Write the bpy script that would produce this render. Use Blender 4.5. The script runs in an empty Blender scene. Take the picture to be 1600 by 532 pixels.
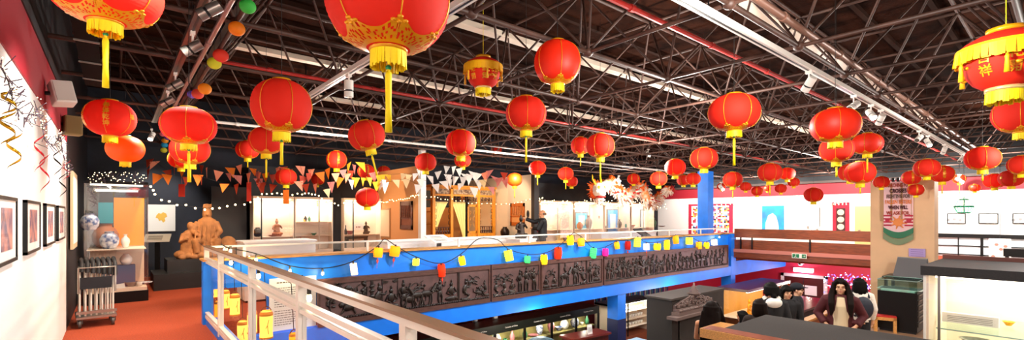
import bpy, math, random
from mathutils import Vector, Matrix, Euler
R = math.radians; PI = math.pi
S = bpy.context.scene
COL = S.collection

# ---------------------------------------------------------------- camera
EYE = 1.6; FPX = 739.0; HOR = 337.0
CA, SA = math.cos(R(40)), math.sin(R(40))
cd = bpy.data.cameras.new('camera'); cam = bpy.data.objects.new('camera', cd); COL.objects.link(cam)
cam.location = (0, 0, EYE); cam.rotation_euler = (PI/2, 0, R(-40))
cd.sensor_width = 36; cd.lens = FPX/1600*36; cd.shift_y = (HOR-266)/1600; cd.clip_start = .05
S.camera = cam
S.view_settings.view_transform = 'Standard'
try: S.view_settings.look = 'None'
except Exception: pass
S.view_settings.gamma = 1; S.view_settings.use_curve_mapping = False
S.view_settings.exposure = 0.42
# ---------------------------------------------------------------- world
w = bpy.data.worlds.new('world'); S.world = w; w.use_nodes = True
w.node_tree.nodes['Background'].inputs[0].default_value = (1, .93, .85, 1)
w.node_tree.nodes['Background'].inputs[1].default_value = .3
# ---------------------------------------------------------------- room lamps
def lamp(kind, loc, power, color=(1,.93,.84), size=.06, to=None, cone=110, blend=.6):
    l = bpy.data.lights.new('light', kind); l.energy = power; l.color = color
    if kind == 'AREA':
        l.shape = 'RECTANGLE'; l.size, l.size_y = size
    else: l.shadow_soft_size = size
    if kind == 'SPOT': l.spot_size = R(cone); l.spot_blend = blend
    o = bpy.data.objects.new('room_light', l); COL.objects.link(o); o.location = loc
    if to is not None:
        o.rotation_euler = (Vector(to)-Vector(loc)).to_track_quat('-Z', 'Y').to_euler()
    return o
WARM = (1, .87, .70); NEU = (1, .95, .88); COOL = (.9, .95, 1)
# LIGHTS
# left wall washers and the lamps of the three ceiling tracks
for y in (2.6, 4.6, 6.8, 8.6): lamp('SPOT', (.5, y, 3.05), 150, NEU, .06, (-.52, y+.3, 1.1), 100)
for y in (6.0, 8.8, 11.5): lamp('SPOT', (.7, y, 3.0), 170, (1, .72, .45), .06, (.35, y+1.4, 0), 95)
# open room light: unseen fill points added below the roof frame
for x, y, p in ((3.2, 1.0, 200), (6.2, 3.6, 230), (9.3, 6.1, 300), (16.2, 4.9, 300), (3.5, 9.5, 150), (8.2, 9.5, 150), (15, 11, 220), (10.2, -.2, 260), (18.5, 1.5, 300), (-.1, -1.2, 80)):
    lamp('POINT', (x, y, 2.75), p, NEU, .12)
# far right white wall and far cases
for y in (12.5, 9.5, 6.5, 3.0, .2): lamp('SPOT', (21.3, y, 3.2), 560, NEU, .08, (24, y, 1.3), 120)
# blue parapet
for x in (4.4, 7.4, 10.6, 14): lamp('SPOT', (x, 5.2, 3.1), 330, (.82, .93, 1), .06, (x, 8.2, .1), 75)
# under the gallery, lower floor
for x, y in ((7.5, 8.0), (13.2, 7.6), (19.5, 6.3)): lamp('POINT', (x, y, -.9), 45, WARM, .08)
lamp('POINT', (19.6, 5.2, -.75), 170, (1, .78, .82), .1)
for x, y in ((7.6, 1.6), (10.5, 2.8)): lamp('SPOT', (x, y, 3.1), 170, NEU, .08, (x+.6, y+.8, -1), 80)

# ================================================================ helpers
def P(px, py, X=None, Y=None, Z=None, d=None):
    q = (px-800)/FPX; a = CA*q; fx = math.sin(R(40)) + CA*q; fy = CA - SA*q
    if d is None:
        if X is not None: d = X/fx
        elif Y is not None: d = Y/fy
        else: d = (EYE-Z)*FPX/(py-HOR)
    return Vector((fx*d, fy*d, EYE-(py-HOR)*d/FPX))
def DEP(px, X=None, Y=None):
    q = (px-800)/FPX
    return X/(SA+CA*q) if X is not None else Y/(CA-SA*q)

MATS = {}
def lin(c):
    if isinstance(c, str):
        c = [int(c[i:i+2], 16)/255 for i in (0, 2, 4)]
        c = [x/12.92 if x <= .04045 else ((x+.055)/1.055)**2.4 for x in c]
    return tuple(c)+(1,)
def mat(name, col, rough=.6, metal=0, emit=0, ecol=None, noise=0, nscale=20, bump=0, bscale=60, col2=None, spec=None, trans=0, stretch=None):
    if name in MATS: return MATS[name]
    m = bpy.data.materials.new(name); m.use_nodes = True; nt = m.node_tree; b = nt.nodes['Principled BSDF']
    b.inputs['Base Color'].default_value = lin(col); b.inputs['Roughness'].default_value = rough; b.inputs['Metallic'].default_value = metal
    if spec is not None: b.inputs['Specular IOR Level'].default_value = spec
    if emit:
        b.inputs['Emission Color'].default_value = lin(ecol or col); b.inputs['Emission Strength'].default_value = emit
    if noise or bump or col2 is not None:
        tc = nt.nodes.new('ShaderNodeTexCoord'); src = tc.outputs['Object']
        if stretch:
            mp = nt.nodes.new('ShaderNodeMapping'); mp.inputs['Scale'].default_value = stretch; nt.links.new(src, mp.inputs[0]); src = mp.outputs[0]
        if noise or col2 is not None:
            n = nt.nodes.new('ShaderNodeTexNoise'); n.inputs['Scale'].default_value = nscale; n.inputs['Detail'].default_value = 5
            nt.links.new(src, n.inputs[0])
            rp = nt.nodes.new('ShaderNodeValToRGB'); rp.color_ramp.elements[0].position = .36; rp.color_ramp.elements[1].position = .64
            c = lin(col)
            if col2 is not None: c0, c1 = c, lin(col2)
            else: c0 = tuple(x*(1-noise) for x in c[:3])+(1,); c1 = tuple(min(1, x*(1+noise)) for x in c[:3])+(1,)
            rp.color_ramp.elements[0].color = c0; rp.color_ramp.elements[1].color = c1
            nt.links.new(n.outputs[0], rp.inputs[0]); nt.links.new(rp.outputs[0], b.inputs['Base Color'])
        if bump:
            n2 = nt.nodes.new('ShaderNodeTexNoise'); n2.inputs['Scale'].default_value = bscale; nt.links.new(src, n2.inputs[0])
            bp = nt.nodes.new('ShaderNodeBump'); bp.inputs['Strength'].default_value = bump; bp.inputs['Distance'].default_value = .01
            nt.links.new(n2.outputs[0], bp.inputs['Height']); nt.links.new(bp.outputs[0], b.inputs['Normal'])
    MATS[name] = m; return m
def glassmat(name, tint=(1,1,1), refl=.07, rough=.02):
    if name in MATS: return MATS[name]
    m = bpy.data.materials.new(name); m.use_nodes = True; nt = m.node_tree; nt.nodes.clear()
    o = nt.nodes.new('ShaderNodeOutputMaterial'); mx = nt.nodes.new('ShaderNodeMixShader'); t = nt.nodes.new('ShaderNodeBsdfTransparent'); g = nt.nodes.new('ShaderNodeBsdfGlossy')
    t.inputs[0].default_value = tuple(tint)+(1,); g.inputs['Roughness'].default_value = rough; mx.inputs[0].default_value = refl
    nt.links.new(t.outputs[0], mx.inputs[1]); nt.links.new(g.outputs[0], mx.inputs[2]); nt.links.new(mx.outputs[0], o.inputs[0])
    MATS[name] = m; return m
def papermat(name, col, emit, trans=.35, rough=.6):
    """thin paper or silk: diffuse with light coming through"""
    if name in MATS: return MATS[name]
    m = bpy.data.materials.new(name); m.use_nodes = True; nt = m.node_tree; b = nt.nodes['Principled BSDF']; o = nt.nodes['Material Output']
    c = lin(col); b.inputs['Base Color'].default_value = c; b.inputs['Roughness'].default_value = rough
    if emit: b.inputs['Emission Color'].default_value = c; b.inputs['Emission Strength'].default_value = emit
    tr = nt.nodes.new('ShaderNodeBsdfTranslucent'); tr.inputs[0].default_value = c; mx = nt.nodes.new('ShaderNodeMixShader'); mx.inputs[0].default_value = trans
    nt.links.new(b.outputs[0], mx.inputs[1]); nt.links.new(tr.outputs[0], mx.inputs[2]); nt.links.new(mx.outputs[0], o.inputs[0])
    MATS[name] = m; return m

class MB:
    def __init__(s): s.v = []; s.f = []; s.mi = []; s.sm = []; s.cur = 0
    def add(s, vs, fs, smooth=False):
        n = len(s.v); s.v += [tuple(x) for x in vs]; s.f += [tuple(i+n for i in f) for f in fs]
        s.mi += [s.cur]*len(fs); s.sm += [smooth]*len(fs)
    def box(s, lo, hi, rot=None, piv=None):
        x0,y0,z0 = lo; x1,y1,z1 = hi
        vs = [Vector(p) for p in ((x0,y0,z0),(x1,y0,z0),(x1,y1,z0),(x0,y1,z0),(x0,y0,z1),(x1,y0,z1),(x1,y1,z1),(x0,y1,z1))]
        if rot is not None:
            m = Euler(rot).to_matrix(); pv = Vector(piv) if piv is not None else sum(vs, Vector())/8
            vs = [m@(p-pv)+pv for p in vs]
        s.add(vs, [(0,3,2,1),(4,5,6,7),(0,1,5,4),(1,2,6,5),(2,3,7,6),(3,0,4,7)])
    def cbox(s, c, sz, rot=None):
        s.box([c[i]-sz[i]/2 for i in range(3)], [c[i]+sz[i]/2 for i in range(3)], rot)
    def tube(s, a, b, r, r2=None, n=8, smooth=True):
        s.path([a, b], [r, r if r2 is None else r2], n, smooth)
    def path(s, pts, r, n=8, smooth=True, closed=False, sq=1):
        pts = [Vector(p) for p in pts]; L = len(pts)
        rs = r if isinstance(r, (list, tuple)) else [r]*L
        vs = []; up = None
        for i, p in enumerate(pts):
            if closed: t = pts[(i+1) % L]-pts[i-1]
            else: t = pts[min(i+1, L-1)]-pts[max(i-1, 0)]
            if t.length < 1e-9: t = Vector((0,0,1))
            t.normalize()
            if up is None: up = Vector((0,0,1)) if abs(t.z) < .9 else Vector((1,0,0))
            u = (up - t*up.dot(t))
            if u.length < 1e-6: u = t.orthogonal()
            u.normalize(); w_ = t.cross(u); up = u
            for k in range(n):
                a = 2*PI*k/n; vs.append(p + u*(math.cos(a)*rs[i]) + w_*(math.sin(a)*rs[i]*sq))
        fs = []
        m = L if closed else L-1
        for i in range(m):
            j = (i+1) % L
            for k in range(n): fs.append((i*n+k, i*n+(k+1)%n, j*n+(k+1)%n, j*n+k))
        s.add(vs, fs, smooth)
        if not closed:
            s.add([vs[k] for k in range(n)], [tuple(range(n-1, -1, -1))]); s.add([vs[(L-1)*n+k] for k in range(n)], [tuple(range(n))])
    def lathe(s, prof, c=(0,0,0), n=24, smooth=True, sx=1, sy=1, cap=True):
        vs = []
        for r, z in prof:
            for k in range(n):
                a = 2*PI*k/n; vs.append((c[0]+r*sx*math.cos(a), c[1]+r*sy*math.sin(a), c[2]+z))
        L = len(prof)
        fs = [(i*n+k, i*n+(k+1)%n, (i+1)*n+(k+1)%n, (i+1)*n+k) for i in range(L-1) for k in range(n)]
        if cap: fs += [tuple(range(n-1, -1, -1)), tuple((L-1)*n+k for k in range(n))]
        s.add(vs, fs, smooth)
    def ell(s, c, r, n=12, m=8, rot=None):
        vs = []; M_ = Euler(rot).to_matrix() if rot is not None else None
        for i in range(m+1):
            th = PI*i/m
            for k in range(n):
                a = 2*PI*k/n; p = Vector((r[0]*math.sin(th)*math.cos(a), r[1]*math.sin(th)*math.sin(a), -r[2]*math.cos(th)))
                if M_: p = M_@p
                vs.append(p+Vector(c))
        fs = [(i*n+k, i*n+(k+1)%n, (i+1)*n+(k+1)%n, (i+1)*n+k) for i in range(m) for k in range(n)]
        s.add(vs, fs, True)
    def loft(s, rings, n=16):
        """rings: (cx,cy,cz,rx,ry)"""
        vs = []
        for cx,cy,cz,rx,ry in rings:
            for k in range(n):
                a = 2*PI*k/n; vs.append((cx+rx*math.cos(a), cy+ry*math.sin(a), cz))
        L = len(rings)
        fs = [(i*n+k, i*n+(k+1)%n, (i+1)*n+(k+1)%n, (i+1)*n+k) for i in range(L-1) for k in range(n)]
        fs += [tuple(range(n-1, -1, -1)), tuple((L-1)*n+k for k in range(n))]
        s.add(vs, fs, True)
    def prism(s, poly, a, b, axis='y'):
        """poly of 2D points extruded from a to b along axis"""
        n = len(poly)
        def mk(p, t):
            return {'y': (p[0], t, p[1]), 'x': (t, p[0], p[1]), 'z': (p[0], p[1], t)}[axis]
        vs = [mk(p, a) for p in poly]+[mk(p, b) for p in poly]
        s.add(vs, [tuple(range(n-1, -1, -1)), tuple(range(n, 2*n))]+[(i, (i+1)%n, n+(i+1)%n, n+i) for i in range(n)])
    def mesh(s, name, mats):
        me = bpy.data.meshes.new(name); me.from_pydata(s.v, [], s.f)
        for m in (mats if isinstance(mats, (list, tuple)) else [mats]): me.materials.append(m)
        me.polygons.foreach_set('material_index', s.mi); me.polygons.foreach_set('use_smooth', s.sm); me.update(); return me
    def build(s, name, mats, parent=None, remesh=None, label=None, smooth=None):
        o = bpy.data.objects.new(name, s.mesh(name, mats)); COL.objects.link(o)
        if parent is not None: o.parent = parent
        if remesh:
            md = o.modifiers.new('skin', 'REMESH'); md.mode = 'VOXEL'; md.voxel_size = remesh; md.use_smooth_shade = True
            if smooth:
                m2 = o.modifiers.new('soft', 'SMOOTH'); m2.iterations = smooth; m2.factor = .5
        if label: o['label'] = label
        return o
def tag(o, label=None, cat=None, group=None, kind=None):
    if label: o['label'] = label
    if cat: o['category'] = cat
    if group: o['group'] = group
    if kind: o['kind'] = kind
    return o
def struct(name, mb, m, parent=None, label=None):
    o = mb.build(name, m, parent)
    if parent is None: o['kind'] = 'structure'
    if label: o['label'] = label
    return o
def thing(name, label, cat, loc=(0,0,0), rotz=0, group=None):
    o = bpy.data.objects.new(name, None); COL.objects.link(o); o.location = loc; o.rotation_euler = (0,0,rotz); o.empty_display_size = .1
    return tag(o, label, cat, group)
def part(name, fn, m, parent, **k):
    b = MB(); fn(b); return b.build(name, m, parent, **k)
def dup(root, loc=None, rotz=None, label=None, group=None, skip=()):
    def cp(o, par):
        c = o.copy(); COL.objects.link(c)
        if par is not None: c.parent = par
        for ch in list(o.children):
            if ch.name.split('.')[0] in skip: continue
            cp(ch, c)
        return c
    r = cp(root, None)
    if loc is not None: r.location = loc
    if rotz is not None: r.rotation_euler = (0,0,rotz)
    if label: r['label'] = label
    if group: r['group'] = group
    return r
_txt = {}
def text_geo(t, size=1, bold=0, sp=1):
    """letters as mesh geometry in the x,z plane, centred"""
    k = (t, bold, sp)
    if k not in _txt:
        cu = bpy.data.curves.new('t', 'FONT'); cu.body = t; cu.align_x = 'CENTER'; cu.align_y = 'CENTER'; cu.size = 1; cu.resolution_u = 2; cu.offset = bold; cu.space_character = sp; cu.extrude = .02
        o = bpy.data.objects.new('t', cu); COL.objects.link(o); bpy.context.view_layer.update()
        me = bpy.data.meshes.new_from_object(o.evaluated_get(bpy.context.evaluated_depsgraph_get()))
        _txt[k] = ([tuple(v.co) for v in me.vertices], [tuple(p.vertices) for p in me.polygons])
        bpy.data.objects.remove(o); bpy.data.curves.remove(cu); bpy.data.meshes.remove(me)
    vs, fs = _txt[k]
    return [(x*size, z, y*size) for x, y, z in vs], fs
def text_on(mb, t, c, size, ax=(1,0,0), nrm=(0,-1,0), depth=.1, bold=0, sp=1, width=None):
    vs, fs = text_geo(t, size, bold, sp); ax = Vector(ax); nrm = Vector(nrm); c = Vector(c)
    if not vs: return
    k = 1
    if width:
        xs = [v[0] for v in vs]; k = width/(max(xs)-min(xs)+1e-6)
    mb.add([c+ax*(x*k)+nrm*(y*depth)+Vector((0,0,z)) for x,y,z in vs], fs)
rnd = random.Random(7)

# common materials
M_white = mat('white_paint', 'E9E4DC', .5)
M_wwall = mat('white_wall_paint', 'EDE8E2', .7, bump=.1)
M_crim = mat('crimson_paint', '9C1224', .6)
M_red = mat('red_wall_paint', 'C4203C', .6)
M_blue = mat('blue_paint', '087CF2', .5, noise=.08, nscale=3)
M_navy = mat('navy_paint', '141E50', .5)
M_black = mat('black_paint', '131217', .6, noise=.4, nscale=3)
M_bmetal = mat('black_metal', '0E0D0F', .35, .4)
M_cream = mat('cream_paint', 'E6BE94', .7, noise=.05, nscale=2)
M_wood = mat('oak_capping', 'C98F4C', .4, noise=.2, nscale=8, stretch=(1,8,8))
M_bwood = mat('brown_panel_wood', '7E3A1C', .35, noise=.3, nscale=4, stretch=(3,1,12))
M_glass = glassmat('clear_glass')
M_steel = mat('brushed_steel', 'A9A39A', .3, .8)
M_paper = mat('paper', 'F0EBE2', .8)
M_bulb = mat('bulb_glow', 'FFE9A8', .4, emit=14)
M_fairy = mat('fairy_bulb_glow', 'FFDFA0', .4, emit=8)
M_stone = mat('tan_stone', '9A6234', .8, bump=.6, bscale=25, noise=.25, nscale=6)
M_gold = mat('gold_foil', 'E8A010', .35, .25)
M_yel = mat('yellow_fringe', 'FFE600', .6)
M_cord = mat('dark_cord', '1A1512', .6)
M_skin = mat('skin', 'D9A583', .5)
M_skin2 = mat('skin_warm', 'C98B62', .5)
M_eye = mat('dark_eye', '1A0E0A', .2)
M_lip = mat('lips', 'A83A3A', .4)
M_screen = mat('plain_label_paper', 'DAD6CC', .8)

# ================================================================ setting
XL, XR, YB, YF, ZR, LOW = -.52, 24.0, 15.5, -4.0, 4.75, -3.2
VX, VY = 1.03, 8.22                      # the void's corner
M_carp = mat('orange_carpet', '9C3A14', .95, noise=.22, nscale=60, bump=.3, bscale=200)
M_lowf = mat('dark_lino_floor', '3A1D14', .4, noise=.2, nscale=3)
M_land = mat('landing_floor', 'A07A5C', .5, noise=.15, nscale=3)
b = MB(); b.box((XL, YF, -.25), (VX+.05, VY, 0)); b.box((XL, VY, -.25), (XR, YB, 0)); b.box((17.7, 2.6, -.02), (XR, VY, .08)); struct('floor', b, M_carp, label='orange red carpeted upper floor')
b = MB(); b.box((XL, YF, LOW-.2), (XR, YB, LOW)); struct('floor_lower', b, M_lowf)
b = MB(); b.box((5, YF, -1.2), (XR, 3.9, -1.0)); b.box((5, 3.7, LOW), (XR, 3.9, -1.2)); struct('floor_landing', b, M_land)
# walls
b = MB(); b.box((XL-.2, YF, LOW), (XL, 9.0, 2.62)); struct('wall_left', b, M_wwall)
b = MB(); b.box((XL-.2, YF, 2.62), (XL+.01, 9.0, 3.12)); struct('trim_1', b, M_crim, label='crimson band above the white left wall')
b = MB(); b.box((XL-.2, YF, 3.12), (XL+.02, 9.0, ZR)); b.box((XL-.2, 9.0, LOW), (XL, YB, ZR)); struct('wall_left_dark', b, M_black)
M_bnavy = mat('blue_black_wall', '161A26', .7, noise=.5, nscale=1.5)
b = MB(); b.box((XL, YB, LOW), (XR, YB+.2, ZR)); struct('wall_back', b, M_bnavy)
b = MB(); b.box((XR, YF, -.1), (XR+.2, YB, 2.52)); b.box((XR, YF, LOW), (XR+.2, 3.9, -.1)); struct('wall_right', b, M_wwall)
b = MB(); b.box((XR-.02, YF, 2.52), (XR+.2, YB, 3.02)); struct('trim_2', b, M_crim, label='crimson band above the white right wall')
b = MB(); b.box((XR-.03, YF, 3.02), (XR+.2, YB, ZR)); struct('wall_right_upper', b, M_black)
b = MB(); b.box((22.4, 3.9, LOW), (22.6, YB, -.03)); b.box((16.5, 11.0, LOW), (22.4, 11.2, -.25)); struct('wall_lower_red', b, M_red)
b = MB(); b.box((XL-.2, YF-.2, LOW), (XR+.2, YF, ZR)); struct('wall_front', b, M_wwall)
b = MB(); b.box((XL, 10.4, LOW), (16.5, 10.55, -.25)); struct('wall_lower_back', b, mat('brick_red_paint', 'A02A20', .6))
# roof deck with ribs
M_deck = mat('dark_roof_deck', '2A140B', 1, noise=.55, nscale=2.0, bump=.8, bscale=30, spec=.05)
b = MB(); b.box((XL-.2, YF-.2, ZR), (XR+.2, YB+.2, ZR+.15))
struct('ceiling', b, M_deck)
b = MB(); y = YF
while y < YB:
    b.box((XL, y, ZR-.07), (XR, y+.07, ZR)); y += .76
struct('trim_3', b, mat('deck_purlin', '2E1A12', .9, spec=.1), label='dark purlins under the roof deck')
# cornice of the right wall
b = MB(); b.box((XR-.3, YF, 3.02), (XR-.03, YB, 3.12)); struct('trim_4', b, mat('grey_brown_cornice', '4A3A34', .6))

# beam, parapet and columns
b = MB(); b.box((XL, VY-.1, -.6), (17.3, VY+.3, -.27)); b.box((XL, VY-.06, -.27), (17.3, VY+.02, -.25)); b.box((17.69, VY-.09, -.62), (22.4, VY+.29, -.1))
struct('trim_5', b, M_blue, label='bright blue floor beam below the carved panels')
b = MB(); b.box((VX-.02, VY, .5), (17.3, VY+.1, .92)); b.box((1.85, VY+.04, -.27), (17.3, VY+.1, .5)); b.box((17.3, VY-.105, -.6), (17.68, VY+.28, .92)); b.box((VX-.05, VY-.06, 0), (VX+.08, VY+.1, .92))
struct('trim_6', b, M_blue, label='blue parapet of the far walkway')
b = MB(); b.box((VX-.05, VY-.06, .92), (17.75, VY+.34, .95)); struct('trim_7', b, M_wood, label='pale wooden capping on the blue parapet')
b = MB(); b.box((VX-.02, YF, -.6), (VX+.12, VY-.1, .1)); struct('trim_8', b, M_blue, label='blue kerb under the near glass railing')
def column(x, y, w_, z0, z1, zsplit=None, lbl=''):
    b = MB(); lo = z0 if zsplit is None else zsplit
    b.box((x, y, lo), (x+w_, y+w_, z1))
    o = struct('trim_9', b, M_blue, label=lbl)
    if zsplit is not None:
        b = MB(); b.box((x-.005, y-.005, z0), (x+w_+.005, y+w_+.005, zsplit)); b.build('column_foot', M_navy, o)
    return o
column(10.65, VY-.08, .36, LOW, -.6, -1.3, 'blue column with navy foot under the beam')
column(17.32, VY-.08, .36, LOW, -.6, None, 'blue column under the corner of the gallery')
column(17.3, 9.0, .42, 0, 3.3, None, 'tall blue column standing on the upper gallery')
# gallery parapet on the right: brown boards
b = MB(); b.box((17.55, 2.6, .79), (17.63, VY-.1, 1.11)); b.box((17.55, 2.6, .37), (17.63, VY-.1, .71)); b.box((17.5, 2.6, .05), (17.70, VY-.1, .25))
o = struct('trim_10', b, M_bwood, label='brown board parapet of the right gallery')
b = MB(); b.box((17.48, 2.6, .25), (17.72, VY-.1, .37)); b.build('pink_ledge', mat('pink_ledge', 'C87A6C', .5), o)
for y in (7.85, 7.45, 5.6, 3.9):
    b = MB(); b.box((17.5, y, .37), (17.545, y+.04, .80)); b.build('post', M_bmetal, o)
# cream pillar with the banner
b = MB(); b.box((15.0, 2.17, LOW), (15.5, 3.42, 2.46)); struct('wall_pillar', b, M_cream)
b = MB(); b.box((6.42, 11.65, 0), (6.58, YB, 2.98)); struct('wall_alcove_left', b, mat('orange_cream_paint', 'D9985F', .7))
b = MB(); b.box((10.75, 11.75, 0), (10.9, YB, 2.98)); struct('wall_alcove_right', b, mat('pale_cream_paint', 'E2C6A6', .7))
b = MB(); b.box((10.7, 11.6, 0), (10.92, 11.75, 2.98)); struct('trim_11', b, mat('dark_post', '2B211E', .5), label='dark post at the end of the right alcove wall')
b = MB(); b.box((6.4, 11.5, 0), (6.56, 11.65, 3.4)); struct('trim_12', b, M_white, label='white post at the end of the left alcove wall')
# black fascia over the far cases, and partitions between them
b = MB(); b.box((10.9, 14.3, 2.2), (21.6, 14.5, 2.95)); struct('wall_case_fascia', b, M_black)
b = MB(); b.box((4.92, 14.2, 0), (5.2, 14.5, 2.95)); b.box((2.75, 14.3, 2.12), (6.42, 14.5, 2.95)); struct('wall_case_divider', b, M_black)
# red door in the lower wall
def wallX(px0, px1, py0, py1, X):
    a = P(px0, py0, X=X); c = P(px1, py1, X=X); z0 = P(px0, py1, X=X).z; z1 = P(px0, py0, X=X).z
    return a.y, c.y, z0, z1                # y of left, y of right, z bottom, z top
yl, yr, z0, z1 = wallX(1226, 1288, 431, 540, 22.36)
b = MB(); b.box((22.3, yr, LOW), (22.36, yl, z1)); o = struct('door_1', b, mat('dark_red_door', '4A1410', .4))
b = MB()
for a_, c_ in ((yr-.12, yr), (yl, yl+.12)): b.box((22.26, a_, LOW), (22.4, c_, z1+.12))
b.box((22.26, yr-.12, z1), (22.4, yl+.12, z1+.12)); b.build('door_frame', M_white, o)
b = MB(); b.box((22.24, (yl+yr)/2+.25, -2.2), (22.28, (yl+yr)/2+.3, -1.5)); b.build('door_handle', M_steel, o)
b = MB(); b.box((22.28, yr+.25, -1.75), (22.3, yr+.7, -1.35)); b.build('paper_notice', M_paper, o)
b = MB(); b.box((22.285, (yl+yr)/2-.01, LOW), (22.3, (yl+yr)/2+.01, z1)); b.build('leaf_gap', M_black, o)
# doors of the upper gallery wall
yl, yr, z0, z1 = wallX(1231, 1268, 325, 361, 23.98)
b = MB(); b.box((23.94, yr, 0), (23.99, yl, z1)); o = struct('door_2', b, mat('white_door', 'DCD4C8', .5))
b = MB(); b.box((23.9, yr+.1, 1.0), (23.95, yr+.15, 1.12)); b.build('door_handle', M_steel, o)
yl, yr, z0, z1 = wallX(1271, 1290, 323, 361, 23.98)
b = MB(); b.box((23.94, yr, 0), (23.99, yl, z1)); o = struct('door_3', b, MATS['white_door'])
b = MB(); b.box((23.93, yr+.2, 1.1), (23.95, yl-.25, 1.95)); b.build('door_pane', mat('dark_glass', '2C3A44', .1), o)
b = MB(); b.box((23.9, yl-.2, .95), (23.94, yl-.12, 1.0)); b.build('door_handle', M_steel, o)
yl, yr, z0, z1 = wallX(1336, 1362, 323, 361, 23.98)
b = MB(); b.box((23.94, yr, 0), (23.99, yl, z1)); o = struct('door_4', b, mat('yellow_cream_door', 'C8B070', .5))
b = MB(); b.box((23.9, yl-.2, .95), (23.94, yl-.12, 1.0)); b.build('door_handle', M_steel, o)
# lattice window at right
b = MB(); X = 23.96
yl = P(1463, 370, X=X).y; yr = -1.5
b.box((X-.02, yr, -1), (X, yl, .80)); o = struct('window_1', b, mat('frosted_panes', 'D6DEE4', .3))
b = MB(); b.box((X-.1, yr, .78), (X+.02, yl+.06, .92)); b.box((X-.1, yl-.03, -1), (X+.02, yl+.06, .8))
for i in range(1, 9): y = yl-i*.62; t = .07 if i % 2 == 0 else .03; b.box((X-.08, y-t/2, -1), (X-.02, y+t/2, .8))
for z in (.48, .16, -.16, -.48): b.box((X-.06, yr, z-.015), (X-.02, yl, z+.015))
b.build('window_frame', M_bmetal, o)

# space frame roof
G = 1.5225; GX0 = 3.885-4*G; GY0 = 1.8375-3*G; NX, NY = 18, 13; ZC = 3.35; ZT = 4.5
M_truss = mat('brown_steel_tube', '4A3026', .55, 0, noise=.3, nscale=5)
roof = tag(bpy.data.objects.new('roof_space_frame', None), 'brown steel tube space frame carrying the dark roof', 'roof frame'); COL.objects.link(roof); roof['kind'] = 'structure'
xs = [GX0+i*G for i in range(NX) if XL+.1 < GX0+i*G < XR-.1]; ys = [GY0+j*G for j in range(NY) if YF+.1 < GY0+j*G < YB-.1]
for y in ys: part('bottom_chord', lambda b: (b.tube((XL+.0, y, ZC), (xs[-1], y, ZC), .026, n=8), [b.ell((x, y, ZC), (.06,.06,.05), 8, 6) for x in xs]), M_truss, roof)
for x in xs: part('cross_chord', lambda b: b.tube((x, ys[0], ZC), (x, ys[-1], ZC), .022, n=8), M_truss, roof)
tx = [xs[0]-G/2]+[x+G/2 for x in xs[:-1]]; ty = [y+G/2 for y in ys[:-1]]
for y in ty: part('top_chord', lambda b: b.tube((XL+.0, y, ZT), (tx[-1], y, ZT), .026, n=6), M_truss, roof)
for x in tx: part('top_cross_chord', lambda b: b.tube((x, ty[0], ZT), (x, ty[-1], ZT), .026, n=6), M_truss, roof)
for y in ys:
    def f(b):
        for x in xs:
            for sx in (-1, 1):
                for sy in (-1, 1):
                    X_, Y_ = x+sx*G/2, y+sy*G/2
                    if tx[0]-.1 < X_ < tx[-1]+.1 and ty[0]-.1 < Y_ < ty[-1]+.1: b.tube((x, y, ZC), (X_, Y_, ZT), .015, n=6)
    part('diagonal_strut', f, M_truss, roof)

# ================================================================ ceiling fittings
M_batten = mat('cream_batten', 'E8D8C4', .5)
def run(name, label, cat, y, z, x0, x1, w_, h_, m, group=None):
    t = thing(name, label, cat, (x0, y, z), 0, group)
    part('housing', lambda b: (b.box((0, -w_/2, 0), (x1-x0, w_/2, h_))), m, t)
    n = int((x1-x0)/2.4)+1
    for i in range(n): part('bracket', lambda b: b.cbox((i*(x1-x0)/n+.2, 0, h_+.05), (.05, w_*1.15, .12)), M_bmetal, t)
    return t
run('light_batten', 'long cream light batten nearest the right edge, above the spotlight track', 'light batten', 2.80, 4.38, 1.0, 22, .17, .08, M_batten)
run('light_batten', 'long cream light batten running behind the small fringed lantern', 'light batten', 5.78, 4.38, 3.6, 21, .17, .08, M_batten)
run('light_batten', 'long cream light batten passing behind the biggest lantern', 'light batten', 8.95, 4.38, 1.45, 21, .17, .08, M_batten)
run('light_batten', 'short cream light batten beyond the single spotlight on the cross track', 'light batten', 11.6, 4.38, 3.6, 5.5, .17, .08, M_batten)
M_rpipe = mat('red_pipe_paint', 'C4302A', .4)
def pipe(name, label, pts, r, m, cat='pipe'):
    b = MB(); b.path(pts, r, 10)
    for i in range(1, len(pts)):
        a, c = Vector(pts[i-1]), Vector(pts[i]); L = (c-a).length; n = int(L/1.5)
        for k in range(n):
            p = a+(c-a)*((k+.5)/n); dr = (c-a).normalized()*.03
            b.tube(p-dr, p+dr, r*1.35)
    o = b.build(name, m); tag(o, label, cat); return o
pipe('sprinkler_pipe', 'red sprinkler pipe beside the right spotlight track', [(1.5, 2.78, 3.62), (23.5, 2.78, 3.62)], .028, M_rpipe)
pipe('sprinkler_pipe', 'red sprinkler pipe crossing behind the biggest lantern', [(.9, 7.2, 3.62), (22, 7.2, 3.62)], .028, M_rpipe)
pipe('conduit', 'thin white conduit crossing the far roof frame', [(1.0, 10.15, 3.32), (21, 10.15, 3.32)], .028, M_white, 'conduit')
pipe('conduit', 'pale pinkish conduit beside the left spotlight track', [(.68, 1.2, 3.24), (.68, 11, 3.24)], .022, mat('pinkish_metal', '9C7A74', .35, .5), 'conduit')
b = MB(); b.box((.93, -2, 3.62), (.97, 12.5, 3.78)); b.box((.88, -2, 3.78), (1.02, 12.5, 3.80)); b.box((.88, -2, 3.60), (1.02, 12.5, 3.62))
tag(b.build('roof_girder', mat('dark_steel', '1C1512', .5)), 'dark steel girder running along beside the left spotlight track', 'girder')
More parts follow.
